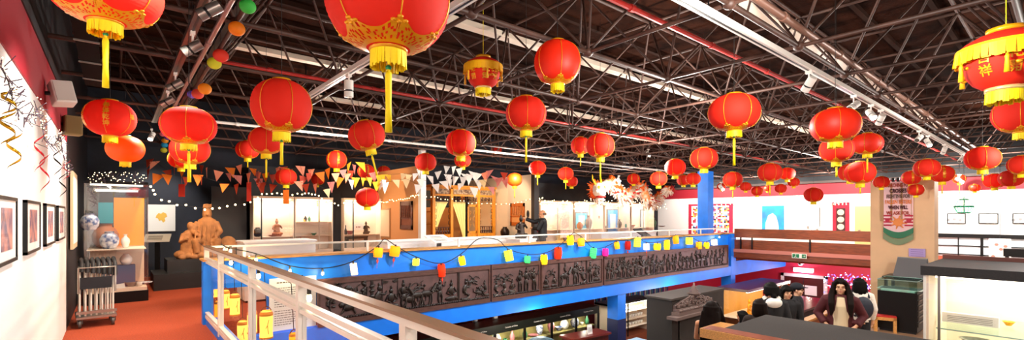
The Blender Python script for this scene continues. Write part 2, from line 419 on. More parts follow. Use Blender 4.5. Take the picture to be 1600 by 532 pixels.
pipe('thick_pipe', 'thick brown pipe along the bottom of the roof frame at right', [(3.9, 1.72, 3.42), (23, 1.72, 3.42)], .034, mat('pinkish_brown_pipe', '8A6454', .45, .3))
def track(label, p0, p1, m):
    t = thing('lighting_track', label, 'lighting track', p0)
    d = Vector(p1)-Vector(p0)
    al = abs(d.x) > abs(d.y); w_ = .035
    part('rail', lambda b: b.box((0, -w_, 0) if al else (-w_, 0, 0), (d.x, w_, .05) if al else (w_, d.y, .05)), m, t)
    part('groove', lambda b: b.box((0, -.008, -.004) if al else (-.008, 0, -.004), (d.x, .008, .0) if al else (.008, d.y, 0)), M_bmetal, t)
    n = 6
    for i in range(n): part('hanger', lambda b: b.tube(d*((i+.5)/n)+Vector((0,0,.05)), d*((i+.5)/n)+Vector((0,0,.2)), .006, n=6), M_bmetal, t)
M_track = mat('white_track', 'E6E0D8', .35)
track('white spotlight track running far away at the right', (2.2, 1.87, 3.18), (19, 1.87, 3.18), M_track)
track('dark spotlight track over the left walkway', (.5, 1.0, 3.15), (.5, 9.9, 3.15), mat('brown_track', '5A3E38', .35, .5))
track('pale cross track behind the biggest lantern', (2.0, 1.2, 3.18), (2.0, 7.0, 3.18), M_track)
M_lens = mat('spot_lens', 'FFF6E0', .2, emit=25)
def spotlight(label, loc, aim, lit=False, s=1.0, m=None):
    """track spotlight: adapter, arm, drum body with a dark band, lens"""
    t = thing('spotlight', label, 'spotlight', loc, 0, None)
    part('adapter', lambda b: (b.box((-.025*s, -.045*s, -.045*s), (.025*s, .045*s, 0)), b.tube((0,0,-.04*s), (0,0,-.16*s), .012*s)), M_white, t)
    d = Vector(aim).normalized(); c = Vector((0,0,-.2*s))
    dr_ = part('drum', lambda b: (b.tube(c-d*.11*s, c+d*.02*s, .062*s, n=20), b.tube(c+d*.045*s, c+d*.12*s, .062*s, n=20)), m or M_white, t)
    part('band', lambda b: b.tube(c+d*.015*s, c+d*.05*s, .05*s, n=20), M_black, dr_)
    part('lens', lambda b: b.tube(c+d*.12*s, c+d*.124*s, .05*s, n=20), M_lens if lit else mat('dull_lens', '55504A', .1), dr_)
    return t
def spx(px, py, X=None, Y=None): p = P(px, py, X=X, Y=Y); return p
for lb, px, py, aim, lit in (('silver drum spotlight nearest the camera on the left track', 328, 32, (-.8,.3,-.6), False),
        ('silver drum spotlight second along the left track', 301, 86, (-.8,.3,-.6), False),
        ('silver drum spotlight third along the left track', 274, 146, (-.8,.3,-.6), False),
        ('silver drum spotlight at the far end of the left group of four', 262, 168, (-.8,.3,-.6), False),
        ('small glowing lamp at the far end of the left track', 237, 207, (-.3,-.6,-.8), True)):
    p = spx(px, py, X=.5); spotlight(lb, (.5, p.y, 3.15), aim, lit, .68, M_steel if not lit else None)
p = spx(545, 130, X=2.0); spotlight('white drum spotlight hanging alone on the pale cross track', (2.0, p.y, 3.18), (.02,.05,-1), False, .8)
for lb, px, py, aim, lit in (('white spotlight nearest the camera on the right track', 1264, 128, (.3,.6,-.7), False),
        ('white spotlight just left of the brightest lamp on the right track', 1334, 162, (-.8,.3,-.5), False),
        ('brightest glowing spotlight on the right track', 1361, 176, (-.5,-.5,-.7), True),
        ('white spotlight just right of the brightest lamp on the right track', 1376, 184, (.5,.4,-.6), False),
        ('white spotlight left of the small lit lamp on the right track', 1436, 210, (-.8,.2,-.5), False),
        ('small lit spotlight farther along the right track', 1450, 220, (-.5,-.4,-.8), True),
        ('white spotlight second from the far end of the right track', 1475, 232, (.6,.3,-.6), False),
        ('farthest spotlight on the right track', 1502, 245, (-.6,.3,-.7), False)):
    p = spx(px, py, Y=1.87); spotlight(lb, (p.x, 1.87, 3.18), aim, lit, .72)
for lb, px, py, d_ in (('bluish lit lamp left of the tilted lantern', 478, 180, 9.5), ('lit lamp below the small orange lantern near the blue column', 1127, 297, 15), ('small white lamp among the far roof tubes', 1013, 244, 17), ('small lit lamp over the dragon', 967, 284, 20), ('lit lamp above the green chandelier', 1499, 286, 14)):
    p = P(px, py, d=d_); spotlight(lb, (p.x, p.y, p.z+.25), (-.3, -.7, -.7), True, .9); part('drop_rod', lambda b: b.tube((0,0,-.01), (0,0,ZR-p.z-.25), .008, n=6), M_bmetal, list(o for o in COL.objects if o.name.startswith('spotlight'))[-1])
for lb, px, py, d_ in (('white spotlight over the lower cases, left one of the pair', 743, 505, 12.2), ('white spotlight over the lower cases, right one of the pair', 773, 505, 12.6)):
    p = P(px, py, d=d_-.3); spotlight(lb, (p.x, p.y, p.z+.3), (.2, .6, -.7), False, 1.0); part('drop_rod', lambda b: b.tube((0,0,-.01), (0,0,-.6-p.z-.3+.25), .008, n=6), M_bmetal, list(o for o in COL.objects if o.name.startswith('spotlight'))[-1])
# cable tray and pipes at top left
t = thing('cable_tray', 'black glossy cable tray hanging over the left walkway', 'cable tray', (-.2, 2.4, 3.2))
part('tray', lambda b: (b.box((-.07, .9, 0), (.07, 5.4, .012)), b.box((-.08, .9, 0), (-.07, 5.4, .05)), b.box((.07, .9, 0), (.08, 5.4, .05))), mat('glossy_black_steel', '080706', .8, 0, spec=.1), t)
for i in range(6): part('rung', lambda b: b.box((-.09, 1.0+i*.8, -.012), (.09, 1.03+i*.8, 0)), M_steel, t)
for i in range(5):
    yy = 3.0+i*.05
    tag(pipe('black_conduit', 'glossy black conduit in the bundle leaving the left wall', [(-.5, yy, 3.3-.02*i), (-.1, yy+.05, 3.27-.01*i)], .014, MATS['glossy_black_steel'], 'conduit'), group='bundle of black conduits at top left')
for i in range(3):
    yy = 4.3+i*.05
    tag(pipe('black_conduit', 'glossy black conduit in the second bundle along the left wall', [(-.5, yy, 3.26), (-.1, yy+.03, 3.24)], .014, MATS['glossy_black_steel'], 'conduit'), group='second bundle of black conduits at top left')
# loudspeakers on the left wall
def wallbox(name, lb, cat, c, sz, m, rot, grille):
    t = thing(name, lb, cat, c)
    o = part('body', lambda b: b.cbox((0,0,0), sz), m, t); bv = o.modifiers.new('b', 'BEVEL'); bv.width = .012; bv.segments = 2
    part('grille', lambda b: b.cbox((.0, -sz[1]/2-.004, 0), (sz[0]*.85, .008, sz[2]*.85)), grille, t)
    part('bracket', lambda b: b.tube((0, 0, 0), (XL-c[0], .05, .02), .02), M_bmetal, t)
    t.rotation_euler = rot
p = P(97, 147, X=-.39); wallbox('loudspeaker', 'white loudspeaker tilted down from the crimson band', 'loudspeaker', p, (.16, .15, .22), M_white, (R(-14), R(-8), R(18)), mat('white_grille', 'D6CEC4', .6))
p = P(113, 197, X=-.41); wallbox('loudspeaker', 'khaki loudspeaker box beyond the white one at the wall end', 'loudspeaker', p, (.17, .16, .24), mat('khaki_box', '8A7648', .7), (0, 0, R(14)), mat('khaki_grille', '7A683C', .8))

# ================================================================ lanterns
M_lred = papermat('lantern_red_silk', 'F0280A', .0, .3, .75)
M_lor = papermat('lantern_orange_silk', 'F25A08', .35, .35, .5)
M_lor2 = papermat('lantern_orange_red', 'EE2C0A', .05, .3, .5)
def lprof(hr, n=26, pleat=.012):
    pr = []
    for i in range(n*2+1):
        t = i/(n*2); a = -PI/2+PI*t; a *= .86
        r = .5*abs(math.cos(a))**.8; z = hr/2*math.sin(a)/math.sin(PI/2*.86)
        pr.append((r*(1-(pleat*2 if i % 2 else 0)), z))
    return pr
def lrad(z, hr):
    s_ = max(-1, min(1, z*2/hr*math.sin(PI/2*.86))); return .5*abs(math.cos(math.asin(s_)))**.8
def ribs(b, hr, n=6, r=.007, z0=-.46, z1=.46, off=.3):
    for k in range(n):
        a = 2*PI*k/n+off; pts = []
        for i in range(17):
            z = hr*(z0+(z1-z0)*i/16); q = lrad(z, hr)+.003; pts.append((q*math.cos(a), q*math.sin(a), z))
        b.path(pts, r, 4)
def scallop(b, hr, n=6, off=.3, lo=.45):
    """gold patterned skirt at the bottom with flower lobes at the ribs"""
    N = 96
    vs = []; rows = 9
    for i in range(rows):
        for k in range(N):
            a = 2*PI*k/N; top = -hr*lo+hr*.07*abs(math.cos((a-off)*n/2))**3
            z = -hr*.495+(top+hr*.495)*i/(rows-1); q = lrad(z, hr)+.006; vs.append((q*math.cos(a), q*math.sin(a), z))
    fs = [(i*N+k, i*N+(k+1)%N, (i+1)*N+(k+1)%N, (i+1)*N+k) for i in range(rows-1) for k in range(N) if not (0 < i < rows-2 and ((k*7+i*13) % 11 < 4 if i % 2 else (k*5+i*3) % 9 < 2))]
    b.add(vs, fs)
    for k in range(n):
        a = 2*PI*k/n+off
        for da, dz, s_ in ((-.15, 0, .032), (.15, 0, .032), (0, .03, .034), (0, -.012, .03)):
            z = -hr*(lo-.055)+dz*.7; q = lrad(z, hr)-.004; b.ell((q*math.cos(a+da*.8), q*math.sin(a+da*.8), z), (s_*.75, s_*.75, s_*.45), 8, 5)
def fringe(b, r, z, h, n=44):
    for k in range(n):
        a = 2*PI*k/n+rnd.uniform(-.03, .03); hh = h*rnd.uniform(.86, 1.03); c, s_ = math.cos(a), math.sin(a); ww = r*.085
        rr = r*rnd.uniform(.95, 1.06)
        b.add([(r*c-ww*s_, r*s_+ww*c, z), (r*c+ww*s_, r*s_-ww*c, z), (rr*c+ww*.8*s_, rr*s_-ww*.8*c, z-hh), (rr*c-ww*.8*s_, rr*s_+ww*.8*c, z-hh), (r*.86*c, r*.86*s_, z-hh*.95)], [(0,1,2,3), (0,3,4), (1,4,2)])
def chars_on(b, s_, hr, a0, zc, size):
    """writing wrapped on the lantern, one character under another; faces direction a0"""
    for i, ch in enumerate(s_):
        vs, fs = text_geo(ch, size, .015); z_ = zc-(i-(len(s_)-1)/2)*size*1.05
        out = []
        for x, y, z in vs:
            zz = z_+z; q = lrad(zz, hr)+.006-y*.1; a = a0+x/max(.3, lrad(z_, hr)); out.append((q*math.cos(a), q*math.sin(a), zz))
        b.add(out, fs)
def make_lantern(kind, hr=.8):
    t = thing('red_lantern', '', 'lantern')
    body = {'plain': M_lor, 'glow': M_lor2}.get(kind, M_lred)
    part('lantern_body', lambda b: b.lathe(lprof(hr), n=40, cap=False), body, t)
    part('top_ring', lambda b: (b.lathe([(.10, hr*.47), (.155, hr*.47), (.155, hr*.53), (.10, hr*.53), (.10, hr*.47)], n=20, cap=False), b.tube((-.1, 0, hr*.52), (.1, 0, hr*.52), .008)), M_gold if kind != 'plain' else M_bmetal, t)
    if kind != 'plain':
        part('gold_rib', lambda b: ribs(b, hr, 6, .006), M_gold, t)
    if kind in ('flower', 'glow', 'ornate'):
        part('gold_skirt', lambda b: scallop(b, hr, lo=.42 if kind == 'ornate' else .46), M_gold, t)
    if kind == 'char':
        for c, a in (('春滿乾坤', 0.55), ('恭賀新禧', -.55), ('福', 1.6), ('福', -1.6), ('吉祥如意', 2.7), ('財', 3.6)): part('gold_writing', lambda b: chars_on(b, c, hr, -PI/2+R(-40)+a, .02, .13), M_gold, t)
    part('collar', lambda b: b.lathe([(.13, -hr*.47), (.155, -hr*.47), (.155, -hr*.47-.045), (.13, -hr*.47-.045)], n=20, cap=False), M_gold, t)
    part('fringe', lambda b: fringe(b, .145, -hr*.47-.03, .155), M_yel, t)
    return t
def add_tassel(t, L, hr, s_=1.0):
    z0 = -hr*.47-.15
    o = part('tassel', lambda b: (b.tube((0,0,0), (0,0,-.12), .014), b.lathe([(.022, -.1), (.028, -.16), (.024, -.6), (.03, -1.0)], n=10)), M_yel, t); o.location = (0,0,z0); o.scale = (s_, s_, L)
    o2 = part('green_bead', lambda b: b.ell((0,0,z0-.02), (.026,.026,.022), 10, 7), mat('green_bead', '10A060', .3), t)
def add_cord(t, L, hr, m=None):
    o = part('hanging_cord', lambda b: b.tube((0,0,0), (0,0,1), .006, n=5), m or M_cord, t); o.location = (0,0,hr*.5); o.scale = (1,1,L)
def make_palace():
    """palace lantern: small dome, wide fringed brim, tapering drum with writing"""
    t = thing('palace_lantern', '', 'lantern')
    part('lantern_body', lambda b: b.lathe([(.16,.36),(.30,.31),(.42,.24),(.5,.16),(.5,.13),(.42,.11),(.42,.06),(.43,-.05),(.40,-.2),(.33,-.31),(.24,-.38),(.18,-.40)], n=36, cap=False), M_lred, t)
    part('top_ring', lambda b: (b.lathe([(.12,.36),(.2,.35),(.2,.41),(.12,.42),(.12,.36)], n=20, cap=False), b.ell((0,0,.44), (.05,.05,.03))), M_gold, t)
    part('brim_fringe', lambda b: (b.lathe([(.505,.17),(.515,.14)], n=40, cap=False), fringe(b, .505, .15, .19, 90)), mat('amber_fringe', 'F0B400', .6), t)
    part('collar', lambda b: b.lathe([(.18,-.38),(.215,-.39),(.215,-.44),(.18,-.44)], n=20, cap=False), mat('bright_gold', 'F4D890', .25, .6), t)
    part('fringe', lambda b: fringe(b, .2, -.42, .18, 50), M_yel, t)
    def ct(b):
        for a, s_ in ((-.6,'花開'), (.15,'富貴'), (-1.3,'吉祥'), (.95,'如意'), (2.0,'花開'), (3.0,'富貴')):
            for i, ch in enumerate(s_):
                vs, fs = text_geo(ch, .15, .02); out = []
                for x, y, z in vs:
                    zz = .0-i*.17+z-.03; q = .435+(-.1*min(0, zz+.12) if 0 else 0)-.0-y*.1; q -= max(0, -zz-.1)*.38; aa = a+R(-130)+x/.42; out.append((q*math.cos(aa), q*math.sin(aa), zz))
                b.add(out, fs)
        for k in range(14):
            a = rnd.uniform(0, 6.28); z = rnd.uniform(-.22, -.05); b.ell((.42*math.cos(a), .42*math.sin(a), z), (.04,.04,.025), 8, 5)
    part('gold_writing', ct, M_gold, t)
    def tas(b):
        for k in range(6):
            a = 2*PI*k/6+R(-115); x, y = .5*math.cos(a), .5*math.sin(a)
            b.tube((x,y,.1), (x,y,-.06), .006, n=5); b.lathe([(.012,-.04),(.028,-.08),(.022,-.11),(.034,-.28)], (x,y,0), n=10)
    part('side_tassel', tas, mat('amber_tassel', 'E6A800', .6), t)
    return t
HR = .8
protos = {}
def lantern(kind, px, py, w_, lb, tas=0, D=.45, hr=1.0, tilt=0, group='red lanterns hanging from the roof frame'):
    """px,py,w_ give the body's centre and width; tas = tassel end row"""
    d = FPX*D/w_; p = P(px, py, d=d)
    while p.x > 22.8 or p.y > 14.9 or p.z+.4*D > 4.3: D *= .96; d = FPX*D/w_; p = P(px, py, d=d)
    key = 'palace' if kind == 'palace' else kind
    if key not in protos: protos[key] = make_palace() if kind == 'palace' else make_lantern(kind); t = protos[key]; first = True
    else:
        t = dup(protos[key], skip=('hanging_cord', 'tassel', 'green_bead'))
    t.location = p; t.scale = (D, D, D*hr); t['label'] = lb; t['group'] = group
    t.rotation_euler = (R(tilt)*.6, R(tilt), rnd.uniform(-.5, .5) if kind in ('flower', 'glow', 'plain') else 0)
    top = p.z+.4*D*hr
    add_cord(t, (ZR+.02-top)/(D*hr), HR if kind != 'palace' else .84, M_yel if kind == 'palace' else None)
    if tas:
        z_end = EYE-(tas-HOR)*d/FPX; L = (p.z-z_end)/(D*hr)-(HR*.47+.15)
        if L > .05: add_tassel(t, L, HR)
    return t
LAN = [
 ('ornate', 165, -16, 150, 'large red lantern cropped by the top left corner, with a long pale tassel', 137),
 ('ornate', 607, 2, 190, 'biggest red lantern at the top, gold flowers round its yellow fringe', 207),
 ('char', 172, 185, 67, 'red lantern with gold characters beside the khaki loudspeaker', 0),
 ('plain', 196, 233, 50, 'plain orange lantern just below the lettered one at left', 0),
 ('flower', 295, 197, 77, 'wide red lantern in front of two more at left, above the stone statue', 285, .38),
 ('flower', 297, 234, 55, 'red lantern half hidden right below the wide one at left', 285),
 ('flower', 283, 249, 35, 'small dark red lantern lowest of the three stacked at left', 0),
 ('flower', 440, 166, 88, 'big red lantern with long tassel left of the cross track', 258),
 ('flower', 416, 220, 51, 'middle-sized red lantern just below left of the big long-tasselled one', 278),
 ('flower', 387, 234, 34, 'small red lantern left of the two overlapping ones, above the bunting', 262),
 ('flower', 573, 212, 56, 'tilted red lantern with a pale side, left of the biggest one tassel', 276),
 ('flower', 574, 309, 36, 'red lantern hanging low in front of the glass case by the orange wall', 0),
 ('char', 526, 250, 31, 'small red lantern with gold writing above the orange bunting', 0),
 ('flower', 447, 277, 31, 'red lantern amid orange bunting with orange paper tag below', 0),
 ('flower', 496, 281, 22, 'small red lantern with thin red tassel in front of the bunting', 323),
 ('char', 572, 268, 26, 'small red lantern behind the yellow tassel over the bunting', 0),
 ('flower', 600, 268, 20, 'small red lantern peeping over the bunting at the orange wall', 0),
 ('glow', 871, 98, 73, 'round orange red lantern with gold cap, high in the middle', 0),
 ('flower', 822, 178, 64, 'red lantern with thin tassel between the fringed lantern and dragon', 254),
 ('flower', 720, 224, 47, 'red lantern above the canopy bed, hiding a smaller one', 0),
 ('flower', 723, 251, 26, 'small red lantern tucked right below another over the canopy bed', 0),
 ('flower', 665, 254, 34, 'red lantern beside the white post and the white bunting', 0),
 ('flower', 776, 235, 18, 'tiny red lantern alone above the right alcove wall', 0),
 ('plain', 804, 281, 25, 'glowing orange lantern in front of the right alcove wall', 310),
 ('flower', 840, 263, 27, 'small red lantern at the dark post, above the man in black', 290),
 ('flower', 907, 228, 30, 'red lantern left of an overlapping pair above the dragon head', 260),
 ('flower', 938, 228, 44, 'larger red lantern of the overlapping pair above the dragon head', 282),
 ('flower', 884, 272, 25, 'small red lantern nearer of two left of the dragon head', 296),
 ('flower', 893, 284, 20, 'small red lantern behind another, left of the dragon head', 0),
 ('char', 990, 280, 20, 'small lettered red lantern over the dip of the dragon body', 0),
 ('flower', 1029, 280, 27, 'small red lantern over the dragon tail', 0),
 ('flower', 1055, 262, 32, 'red lantern above the dragon tail, higher than its neighbours', 0),
 ('flower', 1100, 248, 41, 'red lantern directly above the tall blue column', 0),
 ('flower', 1147, 176, 76, 'big red lantern with tassel, right of centre by the white batten', 259),
 ('flower', 1145, 281, 29, 'red lantern right of the tall blue column with a thin tassel', 310),
 ('flower', 1083, 280, 23, 'small red lantern touching another just left of the blue column', 0),
 ('flower', 1068, 282, 20, 'smallest red lantern left of the blue column behind its neighbour', 0),
 ('flower', 1203, 270, 35, 'red lantern with a long tassel over the blue painting', 305),
 ('flower', 1230, 272, 23, 'small red lantern close behind the one over the blue painting', 0),
 ('glow', 1305, 196, 70, 'brightly lit orange red lantern under the spotlights at right', 0),
 ('flower', 1307, 234, 48, 'dark red lantern right below the brightly lit orange one', 277),
 ('glow', 1355, 225, 43, 'orange lantern with a pale lit side, right of the brightly lit one', 270),
 ('flower', 1344, 270, 42, 'red lantern with green bead left of the cream pillar', 303, .5),
 ('flower', 1328, 270, 32, 'red lantern half hidden behind the one left of the cream pillar', 0),
 ('flower', 1271, 305, 27, 'red lantern hanging low in front of the white gallery wall', 0),
 ('flower', 1240, 285, 17, 'little red lantern against the crimson band, above the red hanging', 0),
 ('flower', 1220, 295, 17, 'little red lantern against the crimson band, right of the blue painting', 0),
 ('char', 1183, 299, 17, 'little lettered lantern against the crimson band, left of the blue painting', 0),
 ('flower', 1165, 292, 17, 'little red lantern over the right half of the quilt', 0),
 ('glow', 1199, 295, 11, 'tiny orange lantern against the crimson band over the blue painting', 0),
 ('glow', 1127, 292, 13, 'tiny orange lantern above a lit lamp right of the blue column', 0),
 ('flower', 1448, 263, 34, 'red lantern with tassel above right of the pink banner', 0),
 ('char', 1472, 272, 31, 'lettered red lantern right of the pink banner top', 303),
 ('char', 1424, 278, 26, 'lettered red lantern in front of the pink banner top right corner', 0, .4),
 ('char', 1431, 297, 22, 'small lettered red lantern lower at the right edge of the pink banner', 0, .33),
 ('flower', 1377, 285, 22, 'small red lantern in front of the pink banner top left corner', 0, .33),
 ('flower', 1535, 248, 44, 'red lantern with gold tassel right of the track end', 283),
 ('flower', 1597, 178, 72, 'large red lantern cut by the right edge of the frame', 0),
 ('flower', 1554, 283, 27, 'small red lantern hiding another, left of the lettered one at right', 0),
 ('char', 1580, 279, 31, 'lettered red lantern against the crimson band at far right', 0),
 ('flower', 1597, 258, 36, 'red lantern at the right edge, below the large cut one', 0),
 ('glow', 1523, 294, 14, 'tiny orange lantern low against the crimson band at right', 0),
 ('glow', 1499, 280, 17, 'little lit orange lantern above the green chandelier', 303),
]
for a in LAN:
    lantern(a[0], a[1], a[2], a[3], a[4], a[5], D=a[6] if len(a) > 6 else .45, hr={871:1.13, 172:1.02, 526:1.1, 440:1.13, 720:1.07, 822:1.02, 295:.9, 1147:.92, 1305:.92, 1355:.93, 416:1.0, 938:1.05, 907:1.1, 165:.85}.get(a[1], 1.0), tilt=-12 if a[1] == 573 else 0)
lantern('palace', 755, 113, 60, 'small palace lantern with a fringed brim hanging on a yellow cord', 0, D=.42)
lantern('palace', 1572, 92, 116, 'large palace lantern with fringed brim and side tassels at top right', 0, D=.5)
# paper tags hanging below two lanterns
for lb, px, py, w_, h_, d_, m in (('orange paper strip hanging under the lantern amid the bunting', 447, 308, 9, 22, 10.6, mat('orange_paper', 'F07818', .7)), ('red paper strip hanging below the bunting beside the statue', 284, 298, 10, 20, 11, mat('red_paper', 'D83420', .7)), ('narrow red paper strip hanging in front of the dark corner', 389, 300, 7, 30, 11, MATS['red_paper'])):
    p = P(px, py, d=d_); s_ = d_/FPX; b = MB(); b.box((-w_/2*s_, -.002, -h_/2*s_), (w_/2*s_, .002, h_/2*s_)); b.tube((0,0,h_/2*s_), (0,0,h_/2*s_+.25), .003, n=4)
    for k in range(3): b.box((-w_/3*s_, -.006, -h_/2*s_+k*.08+.03), (w_/3*s_, .0, -h_/2*s_+k*.08+.035))
    o = b.build('paper_strip', m); o.location = p; o.rotation_euler = (0, 0, R(-40)); tag(o, lb, 'paper decoration')

# coloured paper globes along the girder
BAL = [(387, 10, 24, '3FBF4A', 'green paper globe at the top of the frame'), (370, 45, 24, 'F28A10', 'orange paper globe second in the row from the top'), (345, 87, 22, 'E8402A', 'red paper globe touching a yellow one'), (335, 99, 20, 'E0DC30', 'yellow paper globe touching a red one'),
 (320, 139, 19, 'F49A18', 'orange paper globe above the wide red lantern'), (309, 147, 17, 'E2503C', 'red paper globe between orange and violet ones'), (300, 148, 13, '8A6AE0', 'violet paper globe beside the red one'),
 (262, 215, 9, '7A50C8', 'tiny purple paper globe in the far cluster'), (254, 210, 8, 'F08AA0', 'tiny pink paper globe in the far cluster'), (258, 220, 9, 'F2A020', 'tiny orange paper globe in the far cluster'), (257, 227, 9, '28A0C8', 'tiny blue paper globe in the far cluster'), (256, 235, 9, 'E4DC40', 'tiny yellow paper globe lowest in the far cluster'), (264, 209, 8, '2A9AD0', 'tiny sky blue paper globe topmost in the far cluster')]
gm = None
for px, py, w_, c, lb in BAL:
    m = papermat('globe_'+c, c, .05, .3)
    D = .16; p = P(px, py, d=FPX*D/w_)
    while p.y > 14.5 or p.z > 3.3: D *= .96; p = P(px, py, d=FPX*D/w_)
    b = MB(); b.lathe([(D/2*abs(math.cos(-PI/2+PI*i/24))*(1 if i % 2 else   .97)+.0005, .45*D*math.sin(-PI/2+PI*i/24)) for i in range(25)], n=20)
    t = thing('paper_globe', lb, 'paper lantern', p, 0, 'coloured paper globes along the girder')
    b.build('globe', m, t)
    part('string', lambda b: b.tube((0,0,D*.44), (0,0,ZR-p.z), .003, n=4), M_cord, t)

# ================================================================ railings
M_rail = mat('white_rail_metal', 'E4DED2', .35)
t = thing('glass_railing', 'near white metal railing with glass panels and double top rails', 'railing', (VX, VY, 0))
part('top_rail', lambda b: b.box((-.03, -9.6, 1.10), (.03, .03, 1.14)), M_rail, t)
part('top_rail_cap', lambda b: b.box((-.045, -9.6, 1.14), (.03, .04, 1.155)), mat('worn_rail_top', '8E6E52', .4), t)
part('middle_rail', lambda b: (b.box((-.02, -9.6, .95), (.02, .0, .985)), b.box((-.02, -9.6, .90), (.02, 0, .93))), M_rail, t)
part('bottom_rail', lambda b: (b.box((-.025, -9.6, .10), (.025, 0, .15)), b.box((-.025, -9.6, .17), (.025, 0, .19))), M_rail, t)
for y in (0, -1.22, -3.02, -4.62, -6.25, -7.87, -9.4):
    part('post', lambda b: (b.box((-.03, y-.03, .0 if y == 0 else .06), (.03, y+.03, 1.10))), M_rail, t)
ps = (0, -1.22, -3.02, -4.62, -6.25, -7.87, -9.4)
for a, c in zip(ps[:-1], ps[1:]): part('glass_panel', lambda b: b.box((-.003, c+.03, .19), (.003, a-.03, .90)), M_glass, t)
t = thing('handrail', 'slim white handrail along the far blue parapet', 'railing', (VX, VY+.05, .95))
part('rail', lambda b: b.box((0, -.025, .165), (16.3, .025, .195)), M_rail, t)
for x in [.5+i*1.98 for i in range(9)]: part('rail_post', lambda b: b.box((x-.02, -.015, 0), (x+.02, .015, .17)), M_rail, t)
part('glass_panel', lambda b: b.box((.0, -.003, .0), (16.3, .003, .165)), M_glass, t)

# ================================================================ festoon on the blue parapet
M_cloth = {k: papermat('shade_'+k, c, e, .4) for k, c, e in (('yellow','FFD21A',.9), ('amber','FFA812',.8), ('red','F23A12',.6), ('white','FFE9C8',.9), ('green','50E088',.5), ('magenta','F01A90',.6), ('dimred','B81410',.15), ('lemon','F4E84A',.9))}
FEST = [(553,421,13,18,'white','cream paper lantern with orange glow, first on the blue parapet'), (591,395,15,15,'amber','amber lantern left of the twin pair on the parapet'), (617,393,17,16,'amber','amber lantern with a red diamond charm on the parapet'),
 (650,410,10,11,'lemon','small bright lemon lantern right of the twin amber pair'), (690,423,13,19,'red','red and orange lantern hanging over the carved panel'), (722,408,11,14,'yellow','round yellow lantern right of the red and orange one'),
 (795,400,12,17,'lemon','tall pale yellow lantern left of the mint green one'), (824,406,11,11,'green','small mint green lantern at the bottom of the cable'), (850,406,12,15,'yellow','yellow lantern between mint green and red pink ones'),
 (872,396,13,17,'red','red pink lantern below the man in black'), (891,376,12,14,'yellow','yellow lantern perched on the capping, left of two'), (908,379,12,12,'amber','amber lantern on the capping, right of two'),
 (927,396,12,16,'green','light green lantern next to the magenta one'), (946,395,10,12,'magenta','bright magenta lantern beside the light green one'), (964,384,9,11,'amber','small amber lantern right of the magenta one'), (981,384,10,13,'dimred','dark red unlit lantern'),
 (996,379,11,15,'lemon','lemon green lantern right of the dark red one'), (1010,386,9,10,'white','small pinkish white lantern'), (1027,386,12,10,'yellow','flattened yellow lantern right of the pinkish white one'),
 (1042,383,10,15,'yellow','tall yellow lantern right of the flattened one'), (1056,375,10,13,'amber','amber lantern highest on the cable near its right end'), (1077,377,10,11,'lemon','boxy lemon lantern above the right carved panel'),
 (1092,384,8,11,'amber','small boxy amber lantern near the blue corner'), (1104,384,9,9,'yellow','yellow lantern third from the blue corner'), (1116,379,9,9,'white','cream lantern nearest the blue corner')]
BULB = [(360,393,'bare bulb at the railing corner post, upper one'), (400,406,'bare bulb on the near end of the blue parapet'), (453,424,'bare bulb second from the near end of the blue parapet'), (504,428,'bare bulb left of the cream paper lantern'), (1124,371,'bare bulb at the blue corner')]
def fpos(px, py): return P(px, py, Y=VY-.13)
# cable as a single thing
nodes = [(345,384), (361,391), (400,399), (453,418), (504,422), (550,412), (590,388), (601,376), (622,388), (652,404), (690,414), (722,399), (748,375), (778,377), (795,391), (824,399), (850,398), (872,388), (891,370), (898,366), (910,373), (928,389), (946,388), (965,378), (981,377), (996,373), (1010,380), (1027,380), (1042,376), (1056,369), (1077,371), (1092,378), (1104,379), (1116,374), (1126,368), (1133,366)]
pts = [fpos(x, y)+Vector((0, .03 if y > 378 else 0, .02)) for x, y in nodes]
sm = []
for i in range(len(pts)-1):
    for k in range(4):
        u = k/4; q0 = pts[max(i-1,0)]; q1 = pts[i]; q2 = pts[i+1]; q3 = pts[min(i+2, len(pts)-1)]
        sm.append(.5*((2*q1)+(q2-q0)*u+(2*q0-5*q1+4*q2-q3)*u*u+(3*q1-q0-3*q2+q3)*u**3))
sm.append(pts[-1])
b = MB(); b.path(sm, .009, 5); tag(b.build('festoon_cable', M_cord), 'black festoon cable looping along the blue parapet', 'cable')
for px, py, w_, h_, k, lb in FEST:
    p = fpos(px, py); s_ = DEP(px, Y=VY-.13)/FPX; W = w_*s_; Hh = h_*s_
    t = thing('festoon_lantern', lb, 'lantern', p, rnd.uniform(-.5, .5), 'small lanterns on the festoon cable')
    t.rotation_euler = (rnd.uniform(-.15, .15), rnd.uniform(-.2, .2), rnd.uniform(-.5, .5))
    n = 4 if k in ('white', 'lemon', 'green') or px in (1077, 1092) else 14
    pr = [(.42*W, -Hh/2)]+[(W*(.5 if i % 2 else .455)*(1 if n == 4 else (.86+.14*math.sin(PI*i/10))), -Hh/2+Hh*i/10) for i in range(1, 10)]+[(.42*W, Hh/2)]
    if n == 4: pr = [(r_*1.15, z_) for r_, z_ in pr]
    part('shade', lambda b: b.lathe(pr, n=n, cap=False, smooth=(n != 4)), M_cloth[k], t)
    part('lamp_holder', lambda b: (b.tube((0,0,Hh*.35), (0,0,Hh*.5+.03), .014, n=8),), M_cord, t)
    part('bulb', lambda b: b.ell((0,0,Hh*.15), (.02,.02,.03)), M_bulb, t)
    if px in (617, 591, 872, 1010, 690, 981): part('charm', lambda b: (b.tube((0,0,-Hh/2), (0,0,-Hh/2-.2), .004, n=4), b.prism([(0,-Hh/2-.02),(.03,-Hh/2-.07),(0,-Hh/2-.12),(-.03,-Hh/2-.07)], -.004, .004)), mat('red_charm', 'E04028', .6), t)
